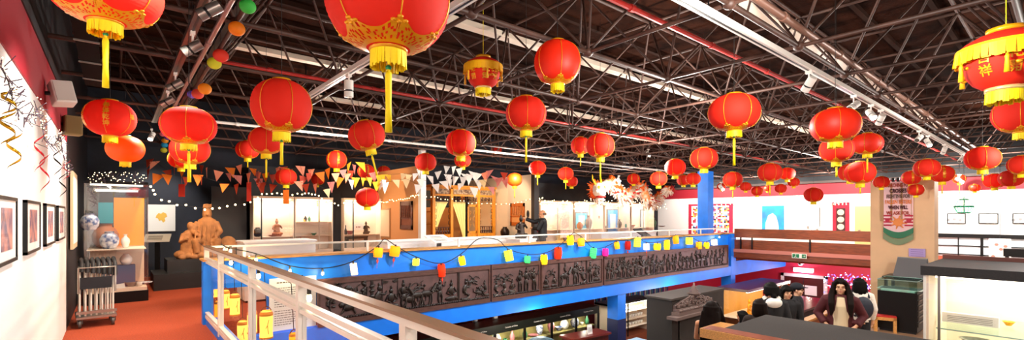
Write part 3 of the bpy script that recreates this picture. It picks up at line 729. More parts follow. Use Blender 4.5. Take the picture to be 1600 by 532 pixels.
for px, py, lb in BULB:
    p = fpos(px, py); t = thing('bare_bulb', lb, 'light bulb', p, 0, 'bare bulbs on the festoon cable')
    part('bulb', lambda b: b.lathe([(.003,-.03),(.014,-.025),(.02,-.008),(.018,.01),(.012,.03)], n=14), M_bulb, t); part('lamp_holder', lambda b: b.tube((0,0,.025), (0,0,.075), .016, n=10), M_cord, t)
    lamp('POINT', (p.x, p.y-.06, p.z), 3.0, (1, .8, .45), .03)
# bulbs and lanterns hung on the near railing
for px, py, lb in ((404, 432, 'bare bulb hanging inside the near railing, middle one'), (483, 466, 'bare bulb hanging from the near railing, closest one'), (361, 411, 'bare bulb at the railing corner post, lower one')):
    X_ = VX+.07; p = P(px, py, X=X_); t = thing('bare_bulb', lb, 'light bulb', p, 0, 'bare bulbs on the near railing')
    part('bulb', lambda b: b.lathe([(.003,-.03),(.014,-.025),(.02,-.008),(.018,.01),(.012,.03)], n=14), M_bulb, t); part('lamp_holder', lambda b: b.tube((0,0,.025), (0,0,.09), .016, n=10), M_cord, t)
    part('cord', lambda b: b.path([(0,0,.085), (-.02,0,1.13-p.z-.02), (-.05, 0, 1.16-p.z)], .005, 5), M_cord, t)
M_pl = papermat('lantern_paper_warm', 'FFD565', .95, .3)
for px, py, w_, h_, c, lb in ((334,454,11,25,'w','cream paper bag lantern nearest the corner post, highest'), (352,469,12,30,'w','tall cream paper bag lantern second along the railing'), (342,484,12,26,'y','amber paper bag lantern low by the corner post'),
        (367,477,14,34,'w','cream paper bag lantern with thin drawn lines, in the middle'), (394,504,14,36,'w','cream paper bag lantern partly behind a railing post'), (379,519,15,34,'w','cream paper bag lantern lowest at the bottom edge'), (416,508,19,44,'w','biggest and brightest paper bag lantern'), (459,534,14,26,'y','amber lantern top just showing at the bottom edge')):
    X_ = 1.2+.04*(px % 3); p = P(px, py, X=X_); s_ = DEP(px, X=X_)/FPX; W, Hh = w_*s_, h_*s_
    t = thing('paper_bag_lantern', lb, 'lantern', p, rnd.uniform(-.4, .4), 'paper lanterns glowing inside the railing corner')
    m = M_pl if c == 'w' else papermat('lantern_paper_amber', 'FFB028', .9, .3)
    part('shade', lambda b: b.lathe([(.36*W,-Hh/2),(.5*W,-Hh*.47),(.48*W,-Hh*.15),(.5*W,.1*Hh),(.5*W,Hh*.33),(.4*W,Hh/2)], n=18, cap=False), m, t)
    part('rim', lambda b: (b.lathe([(.40*W,Hh*.48),(.52*W,Hh*.40),(.52*W,Hh*.33),(.50*W,Hh*.33)], n=18, cap=False), b.lathe([(.37*W,-Hh*.5),(.52*W,-Hh*.48),(.51*W,-Hh*.42)], n=18, cap=False)), mat('amber_rim', 'E89018', .6), t)
    part('handle', lambda b: b.path([(.38*W*math.cos(PI*i/12), 0, Hh*.42+.42*W*1.2*math.sin(PI*i/12)) for i in range(13)], .005, 6), mat('brown_handle', '6A3A14', .5), t)
    part('drawn_figure', lambda b: (b.path([(W*.1,-W*.5-.001,-Hh*.3),(W*.02,-W*.5-.001,0),(W*.12,-W*.5-.001,Hh*.2)], .003, 4), b.path([(W*.02,-W*.5-.001,0),(-W*.1,-W*.5-.001,-.03)], .003, 4)), mat('ink_line', '8A5A20', .7), t)
    part('cord', lambda b: b.path([(0,0,Hh*.42+.5*W), (-.02,0,1.0-p.z), (VX-X_, 0, 1.158-p.z)], .004, 5), M_cord, t)
    if px in (367, 416, 334): lamp('POINT', (p.x+.0, p.y, p.z-Hh*.62), 1.5, (1, .7, .3), .04)

# ================================================================ carved panels
M_carv = mat('dark_carved_wood', '241812', .35, bump=.3, bscale=80, noise=.3, nscale=10)
M_field = mat('purplish_brown_field', '5C403C', .5, bump=.3, bscale=60, noise=.2, nscale=5)
M_board = mat('red_brown_board', '54342C', .5, noise=.25, nscale=4, stretch=(2,8,8))
YP = VY-.10
def PX(px): return P(px, 400, Y=YP).x
def fig(b, x, z, h, pose, fl=1):
    """relief figure in the x,z plane standing out of the field"""
    y = YP-.012; D_ = .022
    def E(dx, dz, rx, rz, a=0): b.ell((x+fl*dx*h, y, z+dz*h), (rx*h, D_, rz*h), 8, 6, rot=(0, a*fl, 0))
    def L(p, r=.05): b.path([(x+fl*q[0]*h, y-.006, z+q[1]*h) for q in p], [r*h]+[r*h*.8]*(len(p)-1), 6)
    if pose == 'stand':
        E(0,.9,.075,.09); E(0,1.02,.04,.06); E(0,.66,.13,.17); E(.01,.4,.12,.15); L([(-.06,.38),(-.09,.2),(-.05,0)],.055); L([(.07,.38),(.11,.2),(.09,0)],.055); L([(-.11,.78),(-.22,.62),(-.12,.5)],.04); L([(.11,.78),(.25,.72),(.3,.92)],.04)
    elif pose == 'sit':
        E(0,.80,.10,.11); E(0,.96,.05,.07); E(0,.5,.17,.22); E(-.02,.12,.36,.11); L([(-.14,.62),(-.28,.4),(-.05,.3)],.05); L([(.14,.62),(.3,.42),(.08,.3)],.05); E(.22,.13,.16,.1,.3)
    elif pose == 'kneel':
        E(.08,.85,.1,.11); E(.05,1.0,.05,.06); E(0,.52,.15,.24,.3); L([(0,.3),(.25,.2),(.1,0),(-.25,.02)],.08); L([(.05,.65),(.28,.6),(.36,.72)],.045)
    elif pose == 'fly':
        E(.38,.25,.1,.1); E(.12,.12,.24,.12,.3); L([(0,.1),(-.25,.2),(-.45,.1)],.07); L([(-.05,.02),(-.3,-.02),(-.5,-.14)],.06); L([(.2,.1),(.35,-.1),(.2,-.2)],.045); L([(.1,.25),(.05,.5),(.25,.6)],.04); L([(-.1,.3),(-.3,.5),(-.55,.45),(-.7,.3)],.035); E(-.1,.35,.16,.06,-.5)
    elif pose == 'horse':
        E(0,.55,.38,.17); L([(.3,.65),(.48,.9),(.55,1.0)],.1); E(.62,.98,.13,.07,.5); L([(.28,.5),(.32,.2),(.28,0)],.055); L([(.18,.45),(.2,.2),(.12,0)],.05); L([(-.28,.5),(-.22,.25),(-.3,0)],.06); L([(-.2,.45),(-.36,.25),(-.4,0)],.05); L([(-.36,.6),(-.5,.45),(-.48,.2)],.04)
    elif pose == 'tree':
        L([(0,0),(.04,.3),(-.03,.6),(.02,.95)],.05)
        for k in range(9): E(.22*math.cos(k*2.1), .55+.07*k+.05*math.sin(k), .13, .07, k)
    elif pose == 'beast':
        E(0,.35,.34,.18,.2); E(.36,.5,.15,.14); 
        for k in range(5): L([(.3*math.cos(k)-.1,.4),(.3*math.cos(k)-.25+.1*k,.65),(-.3+.2*k,.85)],.04)
        L([(.25,.25),(.4,.05)],.06); L([(-.2,.25),(-.35,.02)],.06); L([(-.3,.4),(-.55,.5),(-.6,.75)],.045)
    elif pose == 'flag':
        L([(0,0),(0,1.0)],.025); b.prism([(x, z+h*.98), (x+fl*h*.28, z+h*.9), (x+fl*h*.2, z+h*.82), (x, z+h*.84)] if fl > 0 else [(x, z+h*.84), (x+fl*h*.2, z+h*.82), (x+fl*h*.28, z+h*.9), (x, z+h*.98)], y-.01, y+.02)
def panel(label, px0, px1, splits, figs):
    x0, x1 = PX(px0), PX(px1)
    t = thing('relief_frieze', label, 'carved panel', ((x0+x1)/2, YP, -.27)); off = Vector((-(x0+x1)/2, -YP, .27))
    def pt(n, fn, m):
        bb = MB(); fn(bb); bb.v = [tuple(Vector(v)+off) for v in bb.v]; return bb.build(n, m, t)
    pt('backing', lambda b: b.box((x0, YP, -.27), (x1, YP+.06, .53)), M_field)
    pt('frame_top', lambda b: b.box((x0, YP-.03, .44), (x1, YP, .53)), M_board)
    pt('frame_bottom', lambda b: b.box((x0, YP-.03, -.27), (x1, YP, -.18)), M_board)
    for px in splits: pt('divider', lambda b: b.box((PX(px)-.02, YP-.025, -.18), (PX(px)+.02, YP, .44)), M_carv)
    for xx in (x0, x1-.03): pt('frame_side', lambda b: b.box((xx, YP-.028, -.18), (xx+.03, YP, .44)), M_board)
    def rope(b):
        n = int((x1-x0)/.05)
        for k in range(n): xx = x0+.03+(x1-x0-.06)*(k+.5)/n; b.ell((xx, YP-.012, -.155), (.034, .02, .016), 6, 5, rot=(0, -.6, 0))
    pt('rope_border', rope, M_carv)
    pt('relief_carving', lambda b: [fig(b, PX(f[0]), f[1], f[2], f[3], f[4] if len(f) > 4 else 1) for f in figs], M_carv)
panel('long dark carved relief panel nearest the railing, with a seated figure', 497, 765, (581, 716),
    [(515,-.12,.3,'tree'),(530,.12,.42,'beast'),(545,-.12,.35,'beast',-1),(556,.2,.3,'fly'),(573,-.1,.45,'tree'),(590,-.13,.48,'kneel'),(597,.0,.43,'flag'),(611,-.13,.42,'sit'),(621,.05,.38,'flag',-1),(630,-.13,.48,'stand'),(640,-.12,.36,'beast'),(656,.18,.26,'fly'),(652,-.13,.36,'horse',-1),(666,-.13,.38,'horse'),(687,-.13,.44,'stand'),(680,.1,.2,'fly'),(705,-.13,.42,'sit'),(726,-.13,.4,'kneel'),(737,.18,.28,'fly',-1),(748,-.13,.26,'beast'),(758,-.1,.3,'kneel',-1)])
panel('dark carved relief panel below the mint green lantern', 767, 843, (),
    [(778,.18,.24,'fly'),(791,.16,.26,'fly',-1),(774,-.13,.3,'kneel'),(788,-.13,.32,'kneel',-1),(800,-.13,.3,'sit'),(812,-.13,.46,'stand'),(822,-.13,.5,'stand',-1),(834,-.13,.48,'stand'),(829,.24,.2,'fly')])
panel('dark carved relief panel in two sections left of the magenta lantern', 845, 941, (873, 916),
    [(862,.16,.26,'fly'),(853,-.13,.3,'sit'),(866,-.13,.3,'sit',-1),(882,-.13,.42,'horse'),(882,.16,.24,'kneel'),(898,-.13,.5,'stand'),(903,-.1,.4,'tree'),(910,-.13,.4,'kneel'),(908,.22,.22,'flag'),(922,-.13,.5,'stand'),(931,-.13,.44,'sit'),(934,.18,.2,'fly')])
fl = []
rr = random.Random(5)
for i in range(30):
    px = 949+i*6.2; fl.append((px, -.13+rr.uniform(0,.03), rr.uniform(.3,.42), rr.choice(['stand','stand','kneel','horse']), rr.choice([1,-1])))
    fl.append((px+2, .08+rr.uniform(0,.08), rr.uniform(.22,.3), rr.choice(['stand','tree','fly','kneel']), rr.choice([1,-1])))
panel('long dark relief panel crowded with figures ending at the blue corner', 943, 1137, (1021,), fl)

# text panel on the parapet
t = thing('information_board', 'white text panel fixed below the parapet at its near end', 'information panel', (0,0,0))
c0, c1 = P(421, 437, Y=VY-.02), P(494, 520, Y=VY-.02)
t.location = (c0.x, VY-.02, -.33); W = c1.x-c0.x; Ht = .92
part('board', lambda b: b.box((0, 0, 0), (W, .03, Ht)), M_white, t)
def txt(b):
    g = random.Random(12)
    def ln(z, x0, x1, h_):
        x = x0
        while x < x1: l = g.uniform(.015, .05); b.box((x, -.002, z), (min(x+l, x1), 0, z+h_)); x += l+.01
    ln(Ht*.91, W*.15, W*.7, .022)
    for i in range(17):
        if i != 9: ln(Ht*(.82-.04*i), W*.1, W*(.8 if i not in (8, 16) else .45), .011)
part('printed_text', txt, mat('grey_print', '6A625C', .8), t)

# ================================================================ upper level exhibits
M_cwhite = mat('case_lining_white', 'EED8C0', .8)
M_clit = mat('case_light_strip', 'FFF2DC', .4, emit=4)
M_stoneware = mat('grey_stoneware', '8A8078', .5)
M_porc = mat('white_porcelain', 'ECE8E0', .2)
M_bronze = mat('dark_bronze', '2A1E16', .35, .6)
M_jade = mat('jade_green', '3A7A54', .3)
M_terra = mat('terracotta', 'A4603A', .7)
M_rlac = mat('red_lacquer', '8A1A16', .3)
M_bp = mat('blue_white_porcelain', '2C4E8A', .25, col2='E8E8EC', nscale=14)
VASE = {'vase': [(.02,0),(.05,0),(.07,.05),(.1,.16),(.09,.24),(.04,.3),(.03,.34),(.05,.37)], 'bowl': [(.03,0),(.05,0),(.06,.02),(.11,.09),(.12,.1),(.11,.1),(.05,.03)], 'jar': [(.05,0),(.08,.01),(.12,.08),(.125,.16),(.09,.23),(.06,.25),(.06,.28),(.075,.28)],
        'bottle': [(.04,0),(.06,.02),(.065,.12),(.03,.2),(.018,.25),(.018,.34),(.025,.35)], 'cup': [(.02,0),(.04,0),(.05,.06),(.055,.09),(.045,.09)], 'plate': [(.03,0),(.06,.0),(.13,.03),(.14,.035),(.13,.04),(.05,.015)]}
def pot(kind, loc, s_, m, lb, cat='vase', group=None):
    nm = {'vase':'vase','bowl':'bowl','jar':'jar','bottle':'bottle_vase','cup':'cup','plate':'dish'}[kind]
    b = MB(); b.lathe([(r*s_, z*s_) for r, z in VASE[kind]], n=18, cap=False); b.lathe([(.001, .004*s_), (VASE[kind][0][0]*s_, .0)], n=18, cap=False)
    o = b.build(nm, m); o.location = loc; tag(o, lb, nm.replace('_', ' ') if cat == 'vase' else cat, group); return o
def figurine(loc, s_, m, lb, cat='figurine', rz=0, group=None, seated=True):
    t = MB(); rot = None
    t.loft([(0,0,0,.16,.12),(0,0,.08,.17,.13),(0,0,.12,.12,.09),(0,0,.3,.10,.07),(0,0,.42,.11,.06),(0,0,.46,.04,.04)], 12)
    t.ell((0,0,.54), (.055,.06,.075)); t.ell((0,.01,.62), (.035,.035,.04))
    t.path([(-.1,0,.4),(-.15,-.05,.28),(-.04,-.1,.22)], [.035,.03,.02]); t.path([(.1,0,.4),(.16,-.05,.3),(.1,-.1,.4)], [.035,.03,.02])
    if seated: t.path([(-.06,0,.12),(-.15,-.08,.1),(0,-.12,.09)], [.05,.05,.035]); t.path([(.06,0,.12),(.15,-.08,.1),(.02,-.12,.08)], [.05,.05,.035])
    t.v = [tuple(x*s_ for x in v) for v in t.v]
    o = t.build('figurine', m, remesh=.012*s_); o.location = loc; o.rotation_euler = (0,0,rz); tag(o, lb, cat, group); return o
def case(lb, x0, x1, y0, y1, h, base=.3, splits=(), shelves=(.95,), basem=None, lining=True, name='display_case', frame=None, z=0, lid=.06, light=40, lidm=None, back=True):
    t = thing(name, lb, 'display case', ((x0+x1)/2, (y0+y1)/2, z)); cx, cy = (x1-x0)/2, (y1-y0)/2
    part('base', lambda b: b.box((-cx, -cy, 0), (cx, cy, base)), basem or M_cwhite, t)
    part('lid', lambda b: b.box((-cx, -cy, h-lid), (cx, cy, h)), lidm or basem or M_cwhite, t)
    if back and lining: part('back_panel', lambda b: b.box((-cx, cy-.03, base), (cx, cy, h-lid)), M_cwhite, t)
    if lining: part('side_panel', lambda b: b.box((-cx, -cy+.02, base), (-cx+.02, cy-.03, h-lid)), M_cwhite if lining != 2 else M_glass, t); part('side_panel', lambda b: b.box((cx-.02, -cy+.02, base), (cx, cy-.03, h-lid)), M_cwhite if lining != 2 else M_glass, t)
    part('glass_front', lambda b: b.box((-cx, -cy, base), (cx, -cy+.008, h-lid)), M_glass, t)
    if not lining:
        for q in ((-cx, -cy, -cx+.008, cy), (cx-.008, -cy, cx, cy), (-cx, cy-.008, cx, cy)): part('glass_side', lambda b: b.box((q[0], q[1], base), (q[2], q[3], h-lid)), M_glass, t)
    for sx in splits: part('mullion', lambda b: b.box((sx-(x0+x1)/2-.015, -cy-.005, base), (sx-(x0+x1)/2+.015, -cy+.02, h-lid)), frame or M_bmetal, t)
    for zz in shelves: part('shelf', lambda b: b.box((-cx+.03, -cy+.08, zz-.015), (cx-.03, cy-.04, zz)), M_cwhite, t)
    part('strip_light', lambda b: b.box((-cx+.08, -cy+.05, h-lid-.03), (cx-.08, -cy+.10, h-lid-.005)), M_clit, t)
    if light: lamp('AREA', ((x0+x1)/2, y0+.12, z+h-lid-.05), light, (1,.93,.82), (x1-x0-.2, .06), ((x0+x1)/2, y1, z+h*.35))
    return t
# far left cases in the back row
case('white display case behind the stone statue side, with a dark mullion', 2.8, 3.83, 14.0, 14.4, 2.12, .62, (3.0,), (1.02,), light=9, frame=M_bmetal)
case('white display case with glass shelf, next to the black divider', 3.85, 4.9, 14.0, 14.4, 2.12, .62, (4.5,), (1.02, 1.42), light=9, frame=mat('pale_mullion', 'D0BBA4', .5))
case('white display case left of the orange alcove wall', 5.22, 6.4, 14.0, 14.4, 2.12, .62, (5.5,), (1.02,), light=9)
def atc(px, z, Y=14.12): return (P(px, 350, Y=Y).x, Y+.1, z)
for px, z, k, s_, m, lb in ((404,1.02,'jar',.9,M_bronze,'dark bronze vessel at the left end of the shelf in the back case'), (414,.62,'bowl',.9,M_bronze,'dark bowl low in the left back case'), (429,1.02,'plate',1,M_terra,'brown dish on the shelf of the left back case'),
    (479,1.42,'vase',.45,M_bronze,'small dark vase on the upper shelf of the second back case'), (485,1.42,'vase',.42,M_jade,'small green vase on the upper shelf of the second back case'), (478,1.42,'cup',.7,M_gold,'small gold cup on the upper shelf of the second back case'),
    (461,.62,'bottle',.8,M_bronze,'narrow dark bottle on the floor of the second back case'), (492,1.02,'bowl',.7,M_jade,'green bowl beside the second case end'), (542,1.02,'bottle',.8,M_bronze,'dark bottle left in the case by the orange wall'), (549,1.02,'bowl',1.1,M_rlac,'red lacquer bowl in the case by the orange wall')):
    pot(k, atc(px, z), s_, m, lb)
figurine(atc(434, 1.02), .75, M_terra, 'small brown figurine right on the shelf of the left back case')
figurine(atc(574, 1.02), .6, M_bronze, 'small dark figurine right in the case by the orange wall')
figurine(atc(472, .62), .55, M_gold, 'small gilt figurine on the floor of the second back case')
t = thing('altar_table', 'small dark carved table inside the case by the orange wall', 'table', (P(556, 350, Y=14.15).x, 14.16, .62))
part('table_top', lambda b: b.box((-.36, -.08, .30), (.36, .08, .34)), M_bronze, t)
for sx in (-1, 1): part('leg', lambda b: b.box((sx*.33-.02, -.07, 0), (sx*.33+.02, .07, .3)), M_bronze, t)
part('apron', lambda b: (b.box((-.3, -.06, .26), (.3, -.04, .30)), b.box((-.31,-.06,.2), (-.24,-.04,.26)), b.box((.24,-.06,.2), (.31,-.04,.26))), M_bronze, t)
t = thing('label_card', 'white card with a red mark in the case by the orange wall', 'label', atc(562, 1.24)); part('card', lambda b: b.box((-.18, 0, -.1), (.18, .01, .14)), M_paper, t); part('mark', lambda b: [b.cbox((-.06+.05*i, -.002, 0), (.03, .004, .04)) for i in range(3)], M_rlac, t)
# low white plinths behind the parapet
def plinth(lb, x0, x1, y0, y1, h):
    t = thing('white_plinth', lb, 'plinth', (x0, y0, 0)); part('plinth_body', lambda b: b.box((0, 0, .04), (x1-x0, y1-y0, h-.03)), M_white, t); part('plinth_top', lambda b: b.box((-.02, -.02, h-.03), (x1-x0+.02, y1-y0+.02, h)), M_white, t); part('plinth_foot', lambda b: b.box((.03, .03, 0), (x1-x0-.03, y1-y0-.03, .04)), M_bmetal, t)
plinth('white plinth in front of the leftmost back cases', 1.8, 3.05, 9.7, 10.4, 1.12)
plinth('long white plinth in front of the canopy bed', 5.0, 9.7, 10.6, 11.1, .98)
plinth('white plinth before the far cases near the lectern', 13.2, 16.6, 10.8, 11.3, .95)
# reading stands
def lectern(lb, loc, rz, w_, m, leg, h=1.05, tilt=.35):
    t = thing('reading_stand', lb, 'reading stand', loc, rz)
    part('board', lambda b: b.box((-w_/2, -.22, h), (w_/2, .22, h+.03), rot=(tilt, 0, 0)), m, t)
    part('post', lambda b: b.box((-.05, -.03, .02), (.05, .03, h)), leg, t)
    part('foot', lambda b: b.box((-.2, -.18, 0), (.2, .18, .02)), leg, t)
    part('caption', lambda b: [b.box((-w_*.36, -.16+.06*i, h+.03), (w_*.2, -.14+.06*i, h+.034), rot=(tilt,0,0), piv=(0,0,h+.015)) for i in range(5)], mat('caption_grey', '7A746C', .8), t)
p = P(246, 372, d=11.2); lectern('white reading stand below the wall map', (p.x, p.y, 0), R(-10), .5, M_paper, M_bmetal)
p = P(686, 368, d=11.4); lectern('white reading stand in front of the canopy bed, left', (p.x, p.y, 0), R(10), .62, M_paper, M_bmetal, 1.02)
p = P(1001, 368, d=16.0); lectern('slanted black display board behind the parapet', (p.x, 9.4, 0), R(20), .95, M_black, M_bmetal, 1.0, .6)
# map board
t = thing('museum_map', 'white map board with a yellow landmass on the dark wall', 'map', (0,0,0)); a = P(231, 320, Y=YB-.03); c = P(274, 362, Y=YB-.03)
t.location = ((a.x+c.x)/2, YB-.03, (a.z+c.z)/2); w_, h_ = (c.x-a.x)/2, (a.z-c.z)/2
part('board', lambda b: b.box((-w_, 0, -h_), (w_, .03, h_)), M_paper, t)
part('map_outline', lambda b: b.prism([(x*w_*1.1-.02, z*h_*1.3+.02) for x, z in ((-.3,.1),(-.15,.25),(.0,.2),(.15,.3),(.35,.22),(.42,.05),(.25,-.05),(.3,-.2),(.15,-.3),(.02,-.15),(-.1,-.22),(-.2,-.05),(-.34,-.02))], -.006, 0), mat('map_yellow', 'E8B850', .8), t)
part('frame_edge', lambda b: b.box((-w_, -.004, -h_), (w_, .0, -h_+.015)), mat('grey_edge', '8A847C', .7), t)
# dark panel behind the statue
t = thing('dark_screen_panel', 'dark brown standing panel behind the statue', 'panel', (2.5, 14.3, 0)); part('panel', lambda b: b.box((-.6, 0, .05), (.2, .05, 2.35)), mat('dark_brown_panel', '241A15', .6), t); part('panel_foot', lambda b: b.box((-.6, -.1, 0), (.3, .15, .05)), M_bmetal, t)
# statue and stepped plinth
t = thing('stepped_plinth', 'black stepped plinth under the stone statue', 'plinth', (1.62, 13.1, 0))
part('upper_step', lambda b: b.box((-.75, -.4, .34), (.95, .5, .62)), mat('black_plinth', '120F10', .5), t); part('lower_step', lambda b: b.box((-1.0, -.62, 0), (1.1, .6, .34)), MATS['black_plinth'], t)
def statue(b):
    b.loft([(0,0,0,.62,.34),(0,0,.12,.6,.33),(0,0,.2,.5,.3),(0,0,.3,.42,.28)], 18)
    b.loft([(.02,0,.2,.34,.26),(.02,0,.45,.33,.25),(.03,.0,.7,.24,.2),(.03,0,.95,.21,.16),(.03,0,1.0,.12,.12)], 18)   # robed seated body
    b.ell((.03,-.02,1.1), (.115,.12,.15)); b.ell((.03,-.14,1.08), (.025,.04,.03))
    b.lathe([(.11,0),(.09,.05),(.11,.09),(.085,.11),(.09,.15),(.03,.18)], (.03,0,1.18), n=12)
    for k in range(5): b.tube((.03+.1*math.cos(k*1.25),.1*math.sin(k*1.25),1.26), (.03+.09*math.cos(k*1.25),.09*math.sin(k*1.25),1.36), .02, .008)
    b.path([(-.17,-.02,.88),(-.28,-.12,.66),(-.1,-.28,.55)], [.09,.08,.06]); b.path([(.22,-.02,.88),(.33,-.12,.66),(.2,-.28,.5)], [.09,.08,.06])
    b.path([(-.1,-.1,.4),(-.22,-.34,.42),(-.18,-.32,.15)], [.13,.11,.08]); b.path([(.15,-.1,.4),(.28,-.34,.42),(.24,-.32,.15)], [.13,.11,.08])
    b.loft([(-.42,-.05,.1,.15,.15),(-.42,-.05,.4,.15,.14),(-.40,-.05,.62,.13,.12),(-.38,-.05,.7,.07,.07)], 12); b.ell((-.34,-.08,.8), (.085,.09,.11)); b.path([(-.5,-.1,.62),(-.56,-.16,.42),(-.4,-.24,.5)], [.05,.05,.04])
    b.ell((.52,-.02,.3), (.22,.2,.24)); b.ell((.42,.0,.12), (.3,.25,.14)); b.ell((-.5,0,.1), (.22,.22,.12))
    for i in range(9): x = -.5+i*.13; b.ell((x, -.3, .06+.03*(i%2)), (.1,.09,.08))
    for i in range(5): b.path([(-.2+.1*i,-.24,.9-.06*abs(i-2)),(-.22+.11*i,-.3,.6),(-.26+.13*i,-.33,.3)], .022, 6)
o = part('stone_statue', statue, M_stone, None, remesh=.018, smooth=1); o.location = (1.62, 13.05, .61); o.scale = (.86, .86, .93); o.rotation_euler = (0,0,R(-8)); tag(o, 'large tan stone statue of a crowned seated figure with an attendant', 'statue')

# tall glass case at the left
t = case('tall glass case of ceramics with black base on the left walkway', -.42, .48, 11.2, 12.2, 2.22, .2, (), (.98,), basem=M_bmetal, lining=0, light=7, lid=.05)
part('inner_floor', lambda b: b.box((-.43,-.48,.2), (.43,.48,.26)), M_cwhite, t)
part('orange_back_panel', lambda b: b.box((-.05,.44,1.0), (.42,.46,1.95)), mat('orange_glow_paint', 'F08A1C', .5), t)  # panel coloured orange to stand for the warm glow in the case
part('teal_back_panel', lambda b: b.box((-.28,.44,1.45), (-.06,.46,1.85)), mat('teal_graphic', '1C8A94', .5), t)
part('white_back_panel', lambda b: b.box((-.40,.46,.26), (.42,.47,1.0)), M_cwhite, t)
def cp(px, z, Y): return (P(px, 400, Y=Y).x, Y, z)
pot('jar', cp(140, 1.33, 11.45), 1.1, M_bp, 'blue and white jar high in the tall left case, left one'); 
t = thing('glass_shelf_block', 'small clear block carrying the high blue and white jar', 'stand', cp(140, .98, 11.45)); part('block', lambda b: b.box((-.09,-.09,0),(.09,.09,.35)), M_glass, t)
pot('jar', cp(171, .98, 11.55), 1.15, M_bp, 'round blue and white jar on the shelf of the tall left case')
pot('vase', cp(196, .98, 11.7), .7, M_porc, 'white vase at right on the shelf of the tall left case')
pot('jar', cp(197, .66, 11.6), .75, M_porc, 'white lidded pot on the blue block in the tall left case')
pot('bowl', cp(205, .26, 11.45), .9, M_stoneware, 'grey bowl on the floor of the tall left case')
pot('cup', cp(218, .26, 11.4), .9, M_porc, 'white cup at the front right corner of the tall left case')
pot('plate', cp(225, .26, 11.7), 1.0, M_bp, 'patterned dish on the floor of the tall left case, right side')
pot('jar', cp(165, .98, 11.9), 1.6, M_terra, 'large brown rounded jar at the back of the tall left case')
t = thing('blue_block', 'blue block on the floor of the tall left case', 'display block', cp(188, .26, 11.6)); part('block', lambda b: b.box((-.24,-.12,0),(.22,.14,.40)), mat('slate_blue_cloth', '3A5A80', .8), t)
t = thing('open_book', 'open book leaning in front of the blue block', 'book', cp(180, .27, 11.36)); part('left_page', lambda b: b.box((-.14,-.08,.0),(0,.08,.02), rot=(.5,.12,0)), M_paper, t); part('right_page', lambda b: b.box((.0,-.08,.0),(.14,.08,.02), rot=(.5,-.12,0)), M_paper, t)
# wall piece behind trolley
t = thing('framed_notice', 'tall cream framed panel on the wall beyond the trolley', 'panel', (XL+.02, 9.9, 1.5)); part('frame', lambda b: b.box((0,-.5,-.4),(.03,.5,.75)), mat('pale_oak', 'D8B890', .5), t); part('sheet', lambda b: b.box((.03,-.42,-.32),(.035,.42,.67)), M_paper, t)
# trolley with folded stools
t = thing('stool_trolley', 'metal trolley of folded grey stools with black seats on casters', 'trolley', (-.2, 9.3, 0))
part('base_frame', lambda b: (b.box((-.24,-.3,.13),(.2,.3,.16)), b.box((-.24,-.3,.2),(.2,-.28,.24))), M_steel, t)
for i in range(7): part('folded_frame', lambda b: b.path([(-.2+.06*i,-.26,.17),(-.2+.06*i,-.26,.84),(-.2+.06*i,.22,.84),(-.2+.06*i,.22,.17)], .012, 6), mat('white_tube', 'D8D2C8', .3, .3), t)
for i in range(7): part('folded_seat', lambda b: b.path([(-.2+.06*i+.02,-.3,.80-.012*i),(-.2+.06*i+.02,-.28,.90),(-.2+.06*i+.02,0,.96),(-.2+.06*i+.02,.26,.90)], .026, 8, sq=1), M_black, t)
part('handle', lambda b: b.path([(-.22,-.33,.5),(-.22,-.34,.86),(.18,-.34,.86),(.18,-.33,.5)], .013, 6), M_steel, t)
part('black_pouch', lambda b: b.box((-.2,-.34,.56),(.14,-.30,.72)), mat('navy_cloth', '14161E', .8), t)
for x, y in ((-.2,-.26),(.16,-.26),(-.2,.26),(.16,.26)):
    w_ = part('caster', lambda b: (b.tube((x-.015,y,.06),(x+.015,y,.06),.055,n=16), b.box((x-.03,y-.02,.06),(x-.02,y+.02,.14)), b.box((x+.02,y-.02,.06),(x+.03,y+.02,.14))), mat('grey_rubber', '4A4644', .6), t)
t.rotation_euler = (0,0,R(4))

lamp('SPOT', (.75, 13.6, 2.7), 150, NEU, .05, (.75, 15.4, 1.7), 70)
# canopy bed
M_bed = mat('honey_carved_wood', 'D08426', .35, noise=.2, nscale=6, stretch=(6,6,1))
M_bedd = mat('dark_brown_bedwood', '3A1408', .4)
M_silk = mat('pale_gold_silk', 'E8D48A', .5)
BX0, BX1, BY0, BY1 = 7.85, 10.3, 13.3, 15.3; BH = 2.6
t = thing('canopy_bed', 'carved honey-coloured wooden canopy bed with silk curtains', 'bed', (BX0, BY0, 0)); W = BX1-BX0
def bp_(px): return P(px, 340, Y=BY0).x-BX0
cols = [0.0, bp_(705), bp_(747), W]
for i, x in enumerate(cols): part('post', lambda b: b.box((x-.05, -.05, 0), (x+.05, .05, BH)), M_bed, t)
for x in (0, W): part('rear_post', lambda b: b.box((x-.05, 1.9, 0), (x+.05, 2.0, BH)), M_bed, t)
part('canopy_frame', lambda b: (b.box((-.08,-.08,BH-.08),(W+.08,2.02,BH)), b.box((-.05,-.04,BH-.36),(W+.05,.03,BH-.30)), b.box((-.05,-.05,BH-.12),(W+.05,.04,BH-.06))), M_bed, t)
for a, c in zip(cols[:-1], cols[1:]):
    part('painted_frieze', lambda b: b.box((a+.08,-.02,BH-.29),(c-.08,0,BH-.13)), mat('painted_frieze', 'B49878', .5, col2='5A3A28', nscale=18), t)
    def lat(b):
        n = max(2, int((c-a)/.14))
        for k in range(n):
            x = a+.06+(c-a-.12)*(k+.5)/n; s_ = (c-a-.12)/n*.42
            b.path([(x-s_,0,BH-.38),(x-s_,0,BH-.5),(x+s_*.4,0,BH-.5),(x+s_*.4,0,BH-.43),(x-s_*.3,0,BH-.43)], .018, 4); b.path([(x+s_,0,BH-.37),(x+s_,0,BH-.52)], .01, 4)
        b.box((a+.04,-.01,BH-.55),(c-.04,.01,BH-.53))
    part('lattice_frieze', lat, M_bedd, t)
